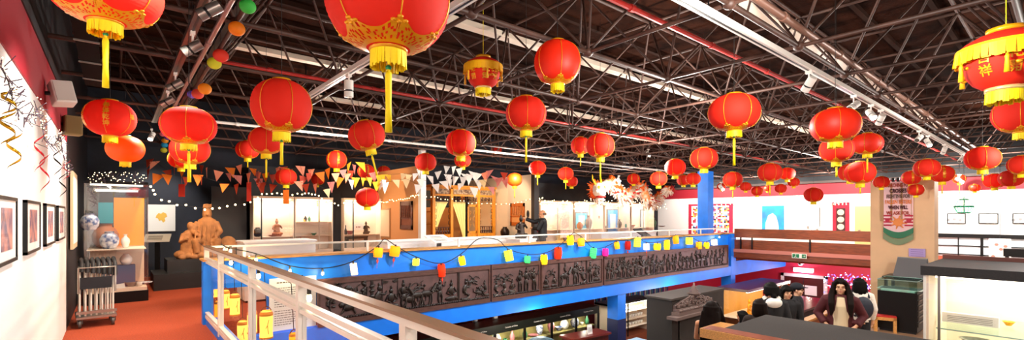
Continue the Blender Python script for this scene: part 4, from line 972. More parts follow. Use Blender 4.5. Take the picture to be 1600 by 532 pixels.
for a, c in ((cols[0], cols[1]), (cols[2], cols[3])):
    lp_ = part('lower_panel', lambda b: (b.box((a+.05,-.02,.28),(c-.05,.02,.98)),), M_bed, t)
    part('panel_inlay', lambda b: b.box((a+.12,-.03,.42),(c-.12,-.02,.62)), MATS['painted_frieze'], lp_)
    part('panel_inlay', lambda b: b.box((a+.1,-.03,.72),(c-.1,-.02,.88)), M_bedd, lp_)
    def rail(b):
        for k in range(6): x = a+.1+(c-a-.2)*k/5; b.ell((x,0,1.06),(.045,.02,.06),8,6); b.ell((x,0,1.16),(.03,.02,.04),8,6)
        b.box((a+.05,-.015,.98),(c-.05,.015,1.0)); b.box((a+.05,-.015,1.2),(c-.05,.015,1.22))
        for z in (1.3,1.5,1.7,1.9): b.path([(a+.06,0,z),(a+.11,0,z),(a+.11,0,z+.1),(a+.06,0,z+.12)], .01, 4); b.path([(c-.06,0,z),(c-.11,0,z),(c-.11,0,z+.1),(c-.06,0,z+.12)], .01, 4)
    part('carved_rail', rail, M_bedd, t)
def curtain(b, x0, x1, top, bot, yo, side):
    vs = []; fs = []; nx, nz = 18, 14
    for j in range(nz+1):
        u = j/nz; z = top-(top-bot)*u
        for i in range(nx+1):
            v = i/nx; ww = (1-.86*u**.8) if side else 1
            x = (x0+(x1-x0)*v*ww) if side > 0 else (x1-(x1-x0)*v*ww); vs.append((x, yo+.025*math.sin(v*24), z))
    for j in range(nz):
        for i in range(nx): q = j*(nx+1)+i; fs.append((q,q+1,q+nx+2,q+nx+1))
    b.add(vs, fs, True)
part('curtain', lambda b: curtain(b, cols[0]+.06, cols[1]-.05, BH-.55, 1.0, .12, 1), M_silk, t)
part('curtain', lambda b: curtain(b, cols[1]+.06, cols[2]-.45, BH-.55, .75, .12, -1), M_silk, t)
part('bed_platform', lambda b: (b.box((0,.3,0),(W,1.9,.45)), b.box((0,.25,.42),(W,.3,.5))), M_bedd, t)
part('back_board', lambda b: b.box((0,1.9,.45),(W,1.93,1.9)), mat('amber_back_board', '8A5A28', .5), t)
def door_leaf(b):
    x0, x1 = cols[2]-.42, cols[2]-.06
    for q in ((x0,.2,x0+.04,1.95),(x1-.04,.2,x1,1.95),(x0,.2,x1,.26),(x0,1.9,x1,1.96),(x0,1.0,x1,1.06),(x0,.6,x1,.64)): b.box((q[0],-.0,q[1]),(q[2],.04,q[3]))
    b.box((x0+.04,.01,.26),(x1-.04,.03,1.0))
    for k in range(3): b.path([(x0+.08,.02,1.2+.2*k),(x0+.14,.02,1.3+.2*k),(x0+.08,.02,1.36+.2*k)], .01, 4); b.path([(x1-.08,.02,1.2+.2*k),(x1-.14,.02,1.3+.2*k),(x1-.08,.02,1.36+.2*k)], .01, 4)
part('door_leaf', door_leaf, M_bed, t)
def sidelat(b):
    for y in (.1,.6,1.1,1.6): b.box((-.02,y,.45),(.02,y+.04,BH-.1))
    for z in (.9,1.3,1.7,2.1): b.box((-.015,.05,z),(.015,1.9,z+.03))
part('side_lattice', sidelat, M_bed, t)
lamp('POINT', (BX0+1.3, BY0+1.0, 2.35), 40, (1,.75,.4), .05)
lamp('SPOT', (BX0+.8, BY0-2.6, 3.1), 260, (1,.8,.55), .05, (BX0+1.2, BY0, 1.2), 60)
lamp('SPOT', (4.2, 12.6, 3.1), 150, (1,.72,.45), .05, (6.5, 13.3, 1.4), 90)
lamp('SPOT', (9.2, 12.0, 3.1), 140, (1,.85,.65), .05, (10.75, 13, 1.4), 90)
lamp('SPOT', (1.2, 10.9, 3.1), 300, (1,.86,.66), .05, (1.6, 13.05, 1.2), 50)
# carved lattice windows and door panel on alcove walls
M_dlat = mat('dark_lattice_wood', '5A2410', .4); M_llat = mat('orange_lattice_wood', 'B85A18', .4)
def lattice(lb, X, ya, yb, z0, z1, face, m, side):
    t = thing('lattice_window', lb, 'lattice panel', (X, (ya+yb)/2, (z0+z1)/2)); h = (yb-ya)/2; v = (z1-z0)/2
    part('frame', lambda b: [b.box(*q) for q in (((-.03,-h,-v),(.0,-h+.07,v)),((-.03,h-.07,-v),(0,h,v)),((-.03,-h,-v),(0,h,-v+.12)),((-.03,-h,v-.12),(0,h,v)),((-.03,-h,-v+.3),(0,h,-v+.34)))], m, t)
    part('backing', lambda b: b.box((-.012,-h,-v),(-.002,h,v)), face, t)
    def g(b):
        n = 5
        for i in range(n):
            for j in range(n+2):
                y = -h+.07+(2*h-.14)*(i+.5)/n; z = -v+.36+(2*v-.5)*(j+.5)/(n+2); s_ = min(2*h/n, 2*v/(n+2))*.36
                b.path([(-.02,y-s_,z-s_),(-.02,y+s_,z-s_),(-.02,y+s_,z+s_),(-.02,y-s_,z+s_)], .008, 4, closed=True)
                if (i+j) % 2: b.box((-.024,y-s_*1.6,z-.006),(-.014,y+s_*1.6,z+.006))
    part('lattice', g, m, t)
def yz(px0, px1, py0, py1, X):
    a, c = P(px0, py0, X=X), P(px1, py1, X=X); return min(a.y,c.y), max(a.y,c.y), P((px0+px1)/2,py1,X=X).z, P((px0+px1)/2,py0,X=X).z
lattice('dark carved lattice panel on the orange left alcove wall', 6.415, *yz(626,645,315,359,6.41), mat('shadow_backing', '7A3A1C', .6), M_dlat, -1)
lattice('orange carved lattice panel on the cream right alcove wall', 10.745, *yz(798,820,318,353,10.74), mat('amber_backing', 'D89050', .6), M_llat, -1)
ya, yb, z0, z1 = yz(595, 610, 326, 376, 6.41)
t = thing('framed_text_sheet', 'pale framed text panel left of the dark lattice', 'information panel', (6.415, (ya+yb)/2, max(z0,.9))); part('frame', lambda b: b.box((-.025,-(yb-ya)/2,0),(0,(yb-ya)/2,z1-max(z0,.9))), mat('tan_frame', 'A87848', .5), t); part('sheet', lambda b: b.box((-.03,-(yb-ya)/2+.04,.05),(-.025,(yb-ya)/2-.04,z1-max(z0,.9)-.05)), mat('peach_sheet', 'E8C4A0', .7), t)
# side table and vase right of bed, statue on the plinth
t = thing('side_table', 'dark low table right of the canopy bed', 'table', (10.52, 12.6, 0)); part('table_top', lambda b: b.box((-.2,-.5,.78),(.18,.5,.83)), M_bedd, t)
for x, y in ((-.16,-.45),(.14,-.45),(-.16,.45),(.14,.45)): part('leg', lambda b: b.box((x-.025,y-.025,0),(x+.025,y+.025,.78)), M_bedd, t)
pot('jar', (10.5, 12.9, .83), 1.3, M_bronze, 'dark bronze jar on the low table right of the canopy bed', 'jar')
p = P(814, 360, d=13.3); plinth('small white plinth carrying the dark seated bronze', p.x-.3, p.x+.3, p.y-.3, p.y+.3, .95)
figurine((p.x, p.y, .95), 1.0, M_bronze, 'dark seated bronze figure near the parapet, left of the man in black', 'statue', R(-30))
# small wall speaker on cream wall
t = thing('oval_sounder', 'small black oval device on the cream right alcove wall', 'wall device', (10.73, 11.95, 1.65)); part('body', lambda b: b.ell((0,0,0),(.03,.06,.13)), M_black, t); part('mount', lambda b: b.box((0,-.03,-.05),(.02,.03,.05)), M_bmetal, t)

# far cases along the back wall
xs_ = [(10.95,12.9),(13.0,14.9),(15.0,16.9),(17.0,18.9),(19.0,20.9)]
lbs = ['far display case behind the man in black', 'far display case with a pale robe, second from the dark post', 'far display case below the dragon head, with goblets', 'far display case below the middle of the dragon', 'far display case below the dragon tail']
for (a, c), lb in zip(xs_, lbs): case(lb, a, c, 13.7, 14.35, 2.2, .5, ((a+c)/2,), (1.0,), light=13, frame=mat('silver_mullion', 'B8B0A8', .4))
def far(px, z, Y=13.95): return (P(px, 350, Y=Y).x, Y, z)
for px, z, k, s_, m, lb in ((920,1.0,'vase',1.6,M_stoneware,'grey goblet-like vase below the dragon head'), (937,1.45,'bottle',.9,M_terra,'brown bottle high below the dragon head'), (906,1.0,'jar',1.1,M_terra,'brown jar left of the grey goblet vase'),
    (946,1.0,'bowl',1.2,M_stoneware,'grey bowl beside the brown bottle'), (968,1.0,'vase',1.1,M_bronze,'dark vase below the middle of the dragon'), (979,1.0,'bottle',1.2,M_jade,'green bottle below the middle of the dragon'), (988,1.0,'bowl',1.3,M_terra,'brown bowl near the black slanted board'), (843,1.0,'jar',1.0,M_terra,'brown jar left of the man in black'), (1022,1.0,'vase',1.2,M_jade,'green vase in the farthest case'), (1034,1.0,'plate',1.4,M_stoneware,'grey dish in the farthest case')):
    pot(k, far(px, z), s_, m, lb)
t = thing('mounted_robe', 'pale embroidered robe displayed on a stand in the far case', 'robe', far(882, .5))
part('robe', lambda b: (b.prism([(-.5,.95),(-.5,1.15),(-.1,1.3),(.1,1.3),(.5,1.15),(.5,.95),(.2,1.0),(.3,.15),(-.3,.15),(-.2,1.0)], -.03, .03)), mat('pale_pink_silk', 'E8C8B4', .6, noise=.2, nscale=12), t); part('stand', lambda b: (b.tube((0,.04,0),(0,.04,1.2),.02), b.tube((-.5,.04,1.08),(.5,.04,1.08),.012)), M_bmetal, t)
for lb, px, y0_, y1_, m, mn in (('blue framed picture in the far case below the dragon head', 908, .95, 1.75, mat('sky_blue_picture','58B8D8',.6), 'picture'), ('blue and white picture in the far case under the dragon neck', 957, .7, 1.9, mat('blue_white_picture','5A9AE0',.6), 'picture'), ('white picture with dark border under the dragon tail', 1008, .9, 1.9, mat('white_picture','E8ECF0',.6), 'picture')):
    c = far(px, (y0_+y1_)/2, 14.28); t = thing('framed_picture', lb, 'picture', c); hh = (y1_-y0_)/2
    part('frame', lambda b: b.box((-.42,-.02,-hh),(.42,.02,hh)), mat('grey_frame','6A7078',.5), t); part('picture', lambda b: b.box((-.36,-.03,-hh+.06),(.36,-.02,hh-.06)), m, t); part('mount', lambda b: b.box((-.2,-.035,-hh*.5),(.2,-.03,hh*.6)), M_paper, t)

# ================================================================ right gallery wall
XW = XR-.03
def rect(px0, px1, py0, py1, X): return yz(px0, px1, py0, py1, X)
ya, yb, z0, z1 = rect(1076, 1145, 319, 370, XW)
t = thing('patchwork_quilt', 'red bordered patchwork quilt hanging behind the tall blue column', 'quilt', (XW, (ya+yb)/2, (z0+z1)/2)); h, v = (yb-ya)/2, (z1-z0)/2
part('quilt_border', lambda b: b.box((-.02,-h,-v),(0,h,v)), mat('quilt_red', 'B01C3C', .8), t)
qm = [mat('quilt_white','E8E4E0',.8), mat('quilt_navy','2A3A80',.8), mat('quilt_orange','E88A30',.8), mat('quilt_yellow','E8C850',.8), mat('quilt_pink','D85A80',.8), mat('quilt_black','1A1A24',.8), mat('quilt_sky','6AA0D8',.8), mat('quilt_red','B01C3C',.8)]
def patches(b):
    n, m_ = 24, 20
    for i in range(n):
        for j in range(m_):
            if rnd.random() < .12: continue
            b.cur = 0 if (i % 4 == 3 or j % 4 == 3) else rnd.choice([0,1,2,3,4,5,6,7,0,7]); y = -h+.18+(2*h-.36)*i/n; z = -v+.1+(2*v-.2)*j/m_
            b.box((-.03, y+.003, z+.003), (-.02, y+(2*h-.36)/n-.003, z+(2*v-.2)/m_-.003))
part('patches', patches, qm, t)
ya, yb, z0, z1 = rect(1191, 1225, 322, 368, XW)
t = thing('painting', 'unframed blue painting with a pale rounded figure', 'painting', (XW, (ya+yb)/2, (z0+z1)/2)); h, v = (yb-ya)/2, (z1-z0)/2
part('canvas', lambda b: b.box((-.03,-h,-v),(0,h,v)), mat('turquoise_paint','1A9AD0',.6, col2='2A70D8', nscale=2), t)
part('pale_figure', lambda b: b.prism([(h*.7,-v),(h*.66,-v*.2),(h*.4,v*.35),(0,v*.5),(-h*.3,v*.3),(-h*.5,-v*.2),(-h*.6,-v)], -.034, -.03, 'x'), mat('pale_skin_paint','F0DCC8',.6), t)
ya, yb, z0, z1 = rect(1301, 1327, 321, 366, XW)
t = thing('hanging_textile', 'crimson wall hanging with a dark panel of three round medallions', 'wall hanging', (XW, (ya+yb)/2, (z0+z1)/2)); h, v = (yb-ya)/2, (z1-z0)/2
part('cloth', lambda b: b.box((-.02,-h,-v),(0,h,v)), mat('hanging_crimson','B81830',.8), t); part('dark_panel', lambda b: b.box((-.025,-h*.55,-v*.8),(-.02,h*.55,v*.78)), mat('hanging_dark','3A1A18',.8), t)
for k in range(3): part('medallion', lambda b: b.tube((-.026,0,v*(.5-.5*k)),(-.03,0,v*(.5-.5*k)),min(h*.42,v*.22),n=24), mat('medallion_cream','D8C0A0',.8), t)
part('hanging_loops', lambda b: [b.box((-.02,-h+i*h*.45,v),(-.005,-h+i*h*.45+.08,v+.12)) for i in range(5)], MATS['hanging_crimson'], t)
for (px0, px1), lb, n in (((1480,1509),'thin black framed picture with small figures, behind the green chandelier',3), ((1529,1560),'thin black framed picture with pink flowers, middle of three',2), ((1582,1615),'thin black framed picture cut by the right edge',3)):
    ya, yb, z0, z1 = rect(px0, px1, 334, 350, XW); t = thing('framed_picture', lb, 'picture', (XW,(ya+yb)/2,(z0+z1)/2)); h, v = (yb-ya)/2, (z1-z0)/2
    part('frame', lambda b: [b.box(*q) for q in (((-.03,-h,-v),(0,-h+.025,v)),((-.03,h-.025,-v),(0,h,v)),((-.03,-h,-v),(0,h,-v+.025)),((-.03,-h,v-.025),(0,h,v)))], M_bmetal, t)
    part('sheet', lambda b: b.box((-.015,-h+.02,-v+.02),(-.002,h-.02,v-.02)), M_paper, t)
    part('drawing', lambda b: [b.tube((-.016,-h*.4+i*.16,-v*.3+.03*(i%2)),(-.02,-h*.4+i*.16,-v*.3+.03*(i%2)),.05,n=9) for i in range(n)], mat('pink_wash' if n == 2 else 'grey_wash','E0A0A0' if n == 2 else '8A8A8A',.8), t)
# white poster standing before the lattice window
p0, p1 = P(1545, 373, X=22.5), P(1580, 410, X=22.5)
t = thing('white_poster', 'white hanging poster with small sketches in front of the lattice window', 'poster', (22.5,(p0.y+p1.y)/2,p0.z)); h = abs(p0.y-p1.y)/2
part('sheet', lambda b: b.box((-.01,-h,-1.5),(0,h,0)), M_paper, t); part('sketches', lambda b: [b.tube((-.011,yy*h,zz),(-.014,yy*h,zz),.05,n=7) for yy, zz in ((.3,-.2),(-.1,-.35),(.6,-.6),(-.4,-.8),(.2,-.9),(-.5,-.25))], mat('sketch_brown','B07868',.8), t)
part('hanging_wire', lambda b: b.tube((0,0,0),(0,0,ZR-p0.z),.006,n=4), M_cord, t)
p0 = P(1590, 376, X=17.5)
t = thing('black_shelf_frame', 'black metal frame at the far right edge', 'frame', (17.5, p0.y, -1)); part('frame', lambda b: (b.box((-.05,-1.2,1.55),(.05,.25,1.75)), b.box((-.04,.15,0),(.04,.22,1.6)), b.box((-.04,-1.1,0),(.04,-1.03,1.6))), M_bmetal, t); part('shelf', lambda b: b.box((-.2,-1.1,.9),(.2,.2,.93)), M_steel, t)
# green chandelier
p = P(1506, 322, d=15.0)
t = thing('beaded_chandelier', 'small green beaded chandelier hanging before the white wall', 'chandelier', p)
part('tiers', lambda b: (b.lathe([(.10,.22),(.14,.2),(.10,.18)], n=18), b.lathe([(.22,-.0),(.26,-.02),(.22,-.05)], n=20), b.tube((0,0,-.2),(0,0,.3),.012), b.lathe([(.14,-.2),(.17,-.22),(.13,-.24)], n=18)), mat('green_bronze','1E7A58',.3,.4), t)
part('green_beads', lambda b: [b.tube((.24*math.cos(k*.42),.24*math.sin(k*.42),-.03),(.15*math.cos(k*.42),.15*math.sin(k*.42),-.22),.008,n=4) for k in range(15)]+[b.tube((.12*math.cos(k*.7),.12*math.sin(k*.7),.2),(.22*math.cos(k*.7),.22*math.sin(k*.7),0),.007,n=4) for k in range(9)], mat('green_glass_beads','40E8A8',.2), t)
part('hanging_cord', lambda b: b.tube((0,0,.3),(0,0,ZR-p.z),.005,n=4), M_cord, t)

# ================================================================ banner on the cream pillar
XB = 14.97; ya, yb, z0, z1 = rect(1381, 1427, 283, 362, XB); cy_ = (ya+yb)/2; h = (yb-ya)/2; H_ = z1-z0
t = thing('fringed_banner', 'pink fabric banner with bold lettering and green fringe on the cream pillar', 'banner', (XB, cy_, z0))
def cloth(b):
    n, m_ = 20, 14; vs = []; fs = []
    for j in range(m_+1):
        for i in range(n+1):
            y = h-2*h*i/n; z = H_*(j/m_); z -= (1-j/m_)*.10*math.sin(PI*i/n); vs.append((-.012-.008*math.sin(i*.9), y, z))
    for j in range(m_):
        for i in range(n): q = j*(n+1)+i; fs.append((q,q+1,q+n+2,q+n+1))
    b.add(vs, fs, True)
part('cloth', cloth, mat('pale_pink_cloth','F0C8CC',.8), t)
fr = part('green_hem', lambda b: b.prism([(h*1.02,.12)]+[(h*1.02-2.04*h*i/12,.10-.12*math.sin(PI*i/12)) for i in range(13)]+[(-h*1.02,.12)]+[(h*1.02-2.04*h*i/12,-.03-.15*math.sin(PI*i/12)) for i in range(12,-1,-1)], -.03, -.012, 'x'), mat('hem_green','3A7A5A',.8), t)
part('fringe', lambda b: [b.tube((-.02,h-2*h*i/60,-.05-.15*math.sin(PI*i/60)),(-.02,h-2*h*i/60+.005,-.19-.15*math.sin(PI*i/60)),.008,n=4) for i in range(61)], mat('grey_green_fringe','8A9A7A',.9), t)
part('hanging_tabs', lambda b: [b.box((-.02,-h+i*2*h/6-.03,H_-.02),(0,-h+i*2*h/6+.03,H_+.08)) for i in range(7)], M_bmetal, t)
part('shadow_backing', lambda b: b.box((-.006,-h*.9,.25),(0,h*1.25,H_-.05)), mat('banner_shadow_tan','B89068',.8), t)  # tan sheet stands in for the banner's shadow on the pillar
def line(s_, zf, col, nm, sz=.13, wid=1.6):
    part(nm, lambda b: text_on(b, s_, (-.03, 0, H_*zf), sz, ax=(0,-1,0), nrm=(-1,0,0), bold=.03, width=h*wid), col, t)
line('MARCHING FOR', .91, mat('text_rust','A8402C',.8), 'letters')
line('CROSSES', .80, mat('text_maroon','4A1420',.8), 'letters', .14, 1.15)
line('FIGHTING FOR', .69, mat('text_grey_brown','6A5048',.8), 'letters')
line('FALLEN SISTERS', .58, mat('text_orange','E08040',.8), 'letters', .13, 1.8)
line('WHEN WILL', .47, mat('text_maroon','4A1420',.8), 'letters', .13, 1.35)
line('WE ASK FOR.', .36, mat('text_rust','A8402C',.8), 'letters', .12, 1.6)
def crab(b):
    b.tube((-.02,0,H_*.18),(-.03,0,H_*.18),.1,n=14)
    for k in range(8): a = k*.785+.2; b.tube((-.025,.08*math.cos(a),H_*.18+.08*math.sin(a)),(-.025,.18*math.cos(a),H_*.18+.17*math.sin(a)),.02,.012,n=6)
part('emblem', crab, mat('emblem_orange','E89050',.8), t)
for s_ in (-1,1): part('emblem', lambda b: (b.tube((-.02,s_*h*.72,H_*.22),(-.03,s_*h*.72,H_*.22),.05,n=12), [b.tube((-.025,s_*h*.72-.08,H_*.12+k*.08),(-.025,s_*h*.72+.08,H_*.12+k*.08),.018,n=6) for k in range(4)]), mat('emblem_crimson','C0304A',.8), t)
ya, yb, z0, z1 = rect(1420, 1446, 389, 402, XB)
t = thing('printed_label', 'lilac printed label low on the cream pillar', 'label', (XB,(ya+yb)/2,(z0+z1)/2)); part('card', lambda b: b.box((-.01,-(yb-ya)/2,-(z1-z0)/2),(.02,(yb-ya)/2,(z1-z0)/2)), mat('lilac_card','B8A0D8',.7), t)
part('print', lambda b: [b.box((-.013,-(yb-ya)*.38,-.08+.05*i),(-.01,(yb-ya)*.38,-.07+.05*i)) for i in range(4)], mat('lilac_print','8A70B0',.8), t)

# ================================================================ landing: cases, stool, parapet
# counter in the foreground with wooden edge
t = thing('dark_topped_counter', 'wide dark felt-topped counter edged in wood, bottom right of the frame', 'counter', (5.15, 2.72, -1.0))
part('felt_top', lambda b: b.box((.22,-4.5,1.27),(1.36,-.12,1.302)), mat('charcoal_felt','2E2926',.95, noise=.25, nscale=120), t)
part('wood_edge', lambda b: (b.box((0,-4.5,1.20),(.22,.06,1.30)), b.box((.22,-.12,1.20),(.5,.06,1.30))), M_wood, t)
part('wood_top', lambda b: b.box((.02,-4.5,1.30),(.22,.04,1.304)), mat('red_brown_top','8A4428',.4, noise=.2, nscale=8), t)
part('counter_body', lambda b: b.box((.1,-4.4,0),(1.3,-.1,1.20)), mat('dark_counter_side','2A2422',.6), t)
# bright glass case at the right edge
Xc, Yc = 7.4, 1.17
t = thing('large_lit_case', 'large glass case lit brilliant white, with a heavy black lid', 'display case', (Xc, Yc, -1.0))
part('lid', lambda b: b.box((-.04,-4.2,1.89),(1.5,.02,2.0)), mat('charcoal_lid','1E1B1A',.6, noise=.3, nscale=60), t)
part('lid_rim', lambda b: b.box((1.42,-4.2,2.0),(1.5,.02,2.05)), mat('red_brown_rim','5A2A20',.5), t)
part('case_floor', lambda b: b.box((0,-4.1,.0),(1.42,0,.35)), M_cwhite, t)
part('back_panel', lambda b: b.box((1.38,-4.1,.35),(1.42,0,1.89)), M_cwhite, t)
part('side_panel', lambda b: b.box((.12,-.03,.35),(1.38,0,1.89)), M_cwhite, t)
part('glass_front', lambda b: b.box((0,-4.1,.35),(.008,0,1.89)), M_glass, t)
for y in (-.012, -.14): part('corner_post', lambda b: b.box((-.01,y-.012,.3),(.02,y+.012,1.89)), M_steel if y < -.1 else M_white, t)
part('glass_shelf', lambda b: b.box((.1,-4.0,1.25),(1.3,-.1,1.262)), glassmat('greenish_glass',(.85,.98,.95),.1), t)
part('shelf_edge', lambda b: b.box((.095,-4.0,1.25),(.105,-.1,1.262)), mat('glass_edge','9AB8B0',.2), t)
part('strip_light', lambda b: b.box((.05,-4.0,1.86),(.15,-.1,1.88)), M_clit, t)
lamp('AREA', (Xc+.15, Yc-2, .83), 85, (1,.93,.82), (.08, 3.8), (Xc+1, Yc-2, -.3))
lamp('AREA', (Xc+1.0, Yc-2, .85), 50, (1,.9,.76), (.3, 3.8), (Xc+1.0, Yc-2, -1))
for px, lb in ((1525, 'dark rimmed pale jar at the bottom right inside the lit case'),):
    p = P(px, 560, d=5.0+.6); pot('jar', (p.x, p.y, -.65+.22), 2.0, mat('celadon_crackle','B8AE98',.3, noise=.2, nscale=12), lb, 'jar')
    t2 = thing('jar_stand', 'white block under the pale jar inside the lit case', 'stand', (p.x, p.y, -.65)); part('block', lambda b: b.box((-.2,-.2,0),(.2,.2,.22)), M_cwhite, t2)
for px, py, m, lb in ((1500, 496, M_terra, 'tiny brown bowl on the glass shelf of the lit case, left'), (1576, 494, M_gold, 'tiny gold boat-shaped cup on the glass shelf of the lit case')):
    p = P(px, py, X=Xc+.9); pot('bowl', (p.x, p.y, .262), .5, m, lb, 'bowl')
t2 = thing('label_block', 'white label block on the glass shelf of the lit case', 'label', (P(1515, 480, X=Xc+.6).x, P(1515, 480, X=Xc+.6).y, .265)); part('block', lambda b: b.box((-.02,-.25,0),(.06,.25,.12)), M_white, t2); part('print', lambda b: [b.box((-.022,-.2,.02+.02*i),(-.02,.2,.026+.02*i)) for i in range(4)], mat('caption_grey', '7A746C', .8), t2)
# drawer cabinet with glass top
cA = P(1372, 500, Y=2.42); 
t = thing('drawer_cabinet', 'black drawer cabinet with a glass display top', 'cabinet', (13.3, 2.35, -1.0)); 
x0_, x1_ = P(1371, 500, X=13.3), P(1433, 500, X=13.3)
hh = (x0_.y-x1_.y); t.location = (13.3, x1_.y, -1.0)
part('body', lambda b: b.box((0,0,.05),(.8,hh,.9)), M_bmetal, t); part('plinth', lambda b: b.box((.03,.03,0),(.77,hh-.03,.05)), M_black, t)
for i in range(6):
    dw_ = part('drawer', lambda b: b.box((.06,-.012,.16+i*.12),(.74,0,.265+i*.12)), M_bmetal, t)
    part('drawer_pull', lambda b: b.box((.1,-.03,.24+i*.12),(.7,-.012,.262+i*.12)), M_steel, dw_)
part('display_bed', lambda b: b.box((.05,.05,.9),(.75,hh-.05,.93)), mat('pale_green_bed','C8DCD0',.7), t)
for q in ((0,0,.008,hh),(.792,0,.8,hh),(0,0,.8,.008),(0,hh-.008,.8,hh)): part('glass_side', lambda b: b.box((q[0],q[1],.9),(q[2],q[3],1.15)), glassmat('greenish_glass'), t)
part('glass_top', lambda b: b.box((0,0,1.15),(.8,hh,1.158)), MATS['greenish_glass'], t)
part('glass_edge', lambda b: b.path([(0,0,1.154),(.8,0,1.154),(.8,hh,1.154),(0,hh,1.154)], .008, 4, closed=True), MATS['glass_edge'] if 'glass_edge' in MATS else M_steel, t)
t2 = thing('open_manuscript', 'dark printed sheet lying in the glass top of the black cabinet', 'document', (13.7, x1_.y+hh*.5, -.066)); part('sheet', lambda b: b.box((-.2,-.35,0),(.2,.35,.01)), mat('grey_sheet','4A5450',.7), t2); part('margin', lambda b: b.box((-.25,-.4,-.003),(.25,.4,.0)), M_paper, t2)
t = thing('desk', 'dark desk behind the black drawer cabinet', 'desk', (14.15, 1.9, -1.0)); part('desk_top', lambda b: b.box((0,-.6,1.08),(.8,1.1,1.14)), M_bmetal, t)
for x, y in ((.02,-.55),(.7,-.55),(.02,1.0),(.7,1.0)): part('leg', lambda b: b.box((x,y,0),(x+.06,y+.06,1.08)), M_bmetal, t)
t2 = thing('tent_sign', 'large grey folded tent sign on the dark desk', 'sign', (14.55, 2.5, .14)); part('front_face', lambda b: b.prism([(-.22,0),(-.18,0),(.02,.45),(0,.45)], -.3, .3), mat('grey_card','6A6A6C',.6), t2); part('rear_face', lambda b: b.prism([(.22,0),(.18,0),(-.02,.45),(0,.45)], -.3, .3), mat('light_grey_card','9A9A9C',.6), t2)
for o_ in (t2,): o_.rotation_euler = (0,0,R(-15))
# wooden stool with red seat
p = P(1381, 517, Z=-1.0)
t = thing('wooden_stool', 'small pale wooden stool with a red seat beside the black cabinet', 'stool', (p.x, p.y, -1.0), R(20))
part('seat', lambda b: b.box((-.2,-.2,.33),(.2,.2,.36)), mat('stool_red','C02820',.5), t); part('seat_frame', lambda b: (b.box((-.2,-.2,.26),(.2,-.17,.33)), b.box((-.2,.17,.26),(.2,.2,.33)), b.box((-.2,-.2,.26),(-.17,.2,.33)), b.box((.17,-.2,.26),(.2,.2,.33))), M_wood, t)
for x, y in ((-.17,-.17),(.17,-.17),(-.17,.17),(.17,.17)): part('leg', lambda b: b.box((x-.03,y-.03,0),(x+.03,y+.03,.33)), M_wood, t)
part('stretcher', lambda b: (b.box((-.17,-.18,.08),(.17,-.16,.12)), b.box((-.17,.16,.08),(.17,.18,.12))), M_wood, t)
# low wooden parapet on the landing edge
t = thing('wooden_parapet', 'low brown wooden parapet along the landing behind the visitors', 'parapet', (9.3, 3.66, -1.0)); part('board', lambda b: b.box((0,0,0),(5.4,.06,.34)), M_bwood, t); part('capping', lambda b: b.box((0,-.04,.34),(5.4,.12,.38)), M_wood, t)
for x in (0.05, 1.8, 3.6, 5.3): part('post', lambda b: b.box((x-.03,.06,0),(x+.03,.12,.34)), M_bwood, t)

# ================================================================ lower floor
# row of wall cases below the gallery
Yl = 9.0; xa, xb = P(730, 500, Y=Yl).x-3.2, P(1000, 500, Y=Yl).x-1.0
xb = 10.9; N = 8; xa = 3.2; wd = (xb-xa)/N
for i in range(N):
    a = xa+i*wd; lb = 'wall case with ochre backing under the gallery, %s from the blue column' % ['eighth','seventh','sixth','fifth','fourth','third','second','first'][i]
    t = thing('museum_case', lb, 'display case', (a+wd/2, Yl, LOW), 0, 'row of wall cases under the gallery')
    part('header', lambda b: b.box((-wd/2,0,1.93),(wd/2,.6,2.14)), mat('dark_green_black_header','141A12',.4), t)
    part('header_text', lambda b: text_on(b, 'Ceramics of China', (0,-.004,2.04), .05, width=wd*.42), M_paper, t)
    part('back_panel', lambda b: b.box((-wd/2,.55,.5),(wd/2,.6,1.93)), mat('ochre_backing','9A9058',.7, noise=.2, nscale=3), t)
    part('base', lambda b: b.box((-wd/2,0,0),(wd/2,.6,.5)), M_bmetal, t)
    part('mullion', lambda b: b.box((wd/2-.06,-.01,.5),(wd/2-.001,.03,1.93)), M_bmetal, t)
    part('glass_front', lambda b: b.box((-wd/2,0,.5),(wd/2-.04,.006,1.93)), M_glass, t)
    part('shelf', lambda b: b.box((-wd/2+.03,.1,1.56),(wd/2-.05,.54,1.58)), MATS['ochre_backing'], t)
    lamp('POINT', (a+wd/2, Yl+.15, LOW+1.88), 8, (1,.95,.75), .03)
    for k, (dx, z_) in enumerate(((-.25,1.58),(.05,1.58),(.28,1.58),(.0,.5))):
        kd = ['vase','bowl','jar','cup','bottle','plate'][(i*2+k) % 6]
        pot(kd, (a+wd/2+dx, Yl+.3, LOW+z_), 1.0, [M_porc, M_jade, mat('pink_glaze','D88A90',.3), M_bp][(i+k) % 4], '%s in the %s wall case from the blue column, %s' % ({'vase':'shouldered vase','bowl':'open bowl','jar':'round jar','cup':'small cup','bottle':'slim bottle','plate':'flat dish'}[kd], ['eighth','seventh','sixth','fifth','fourth','third','second','first'][i], ['left on the shelf','mid shelf','right on the shelf','on the base'][k]), 'vase', 'ceramics in the wall cases')
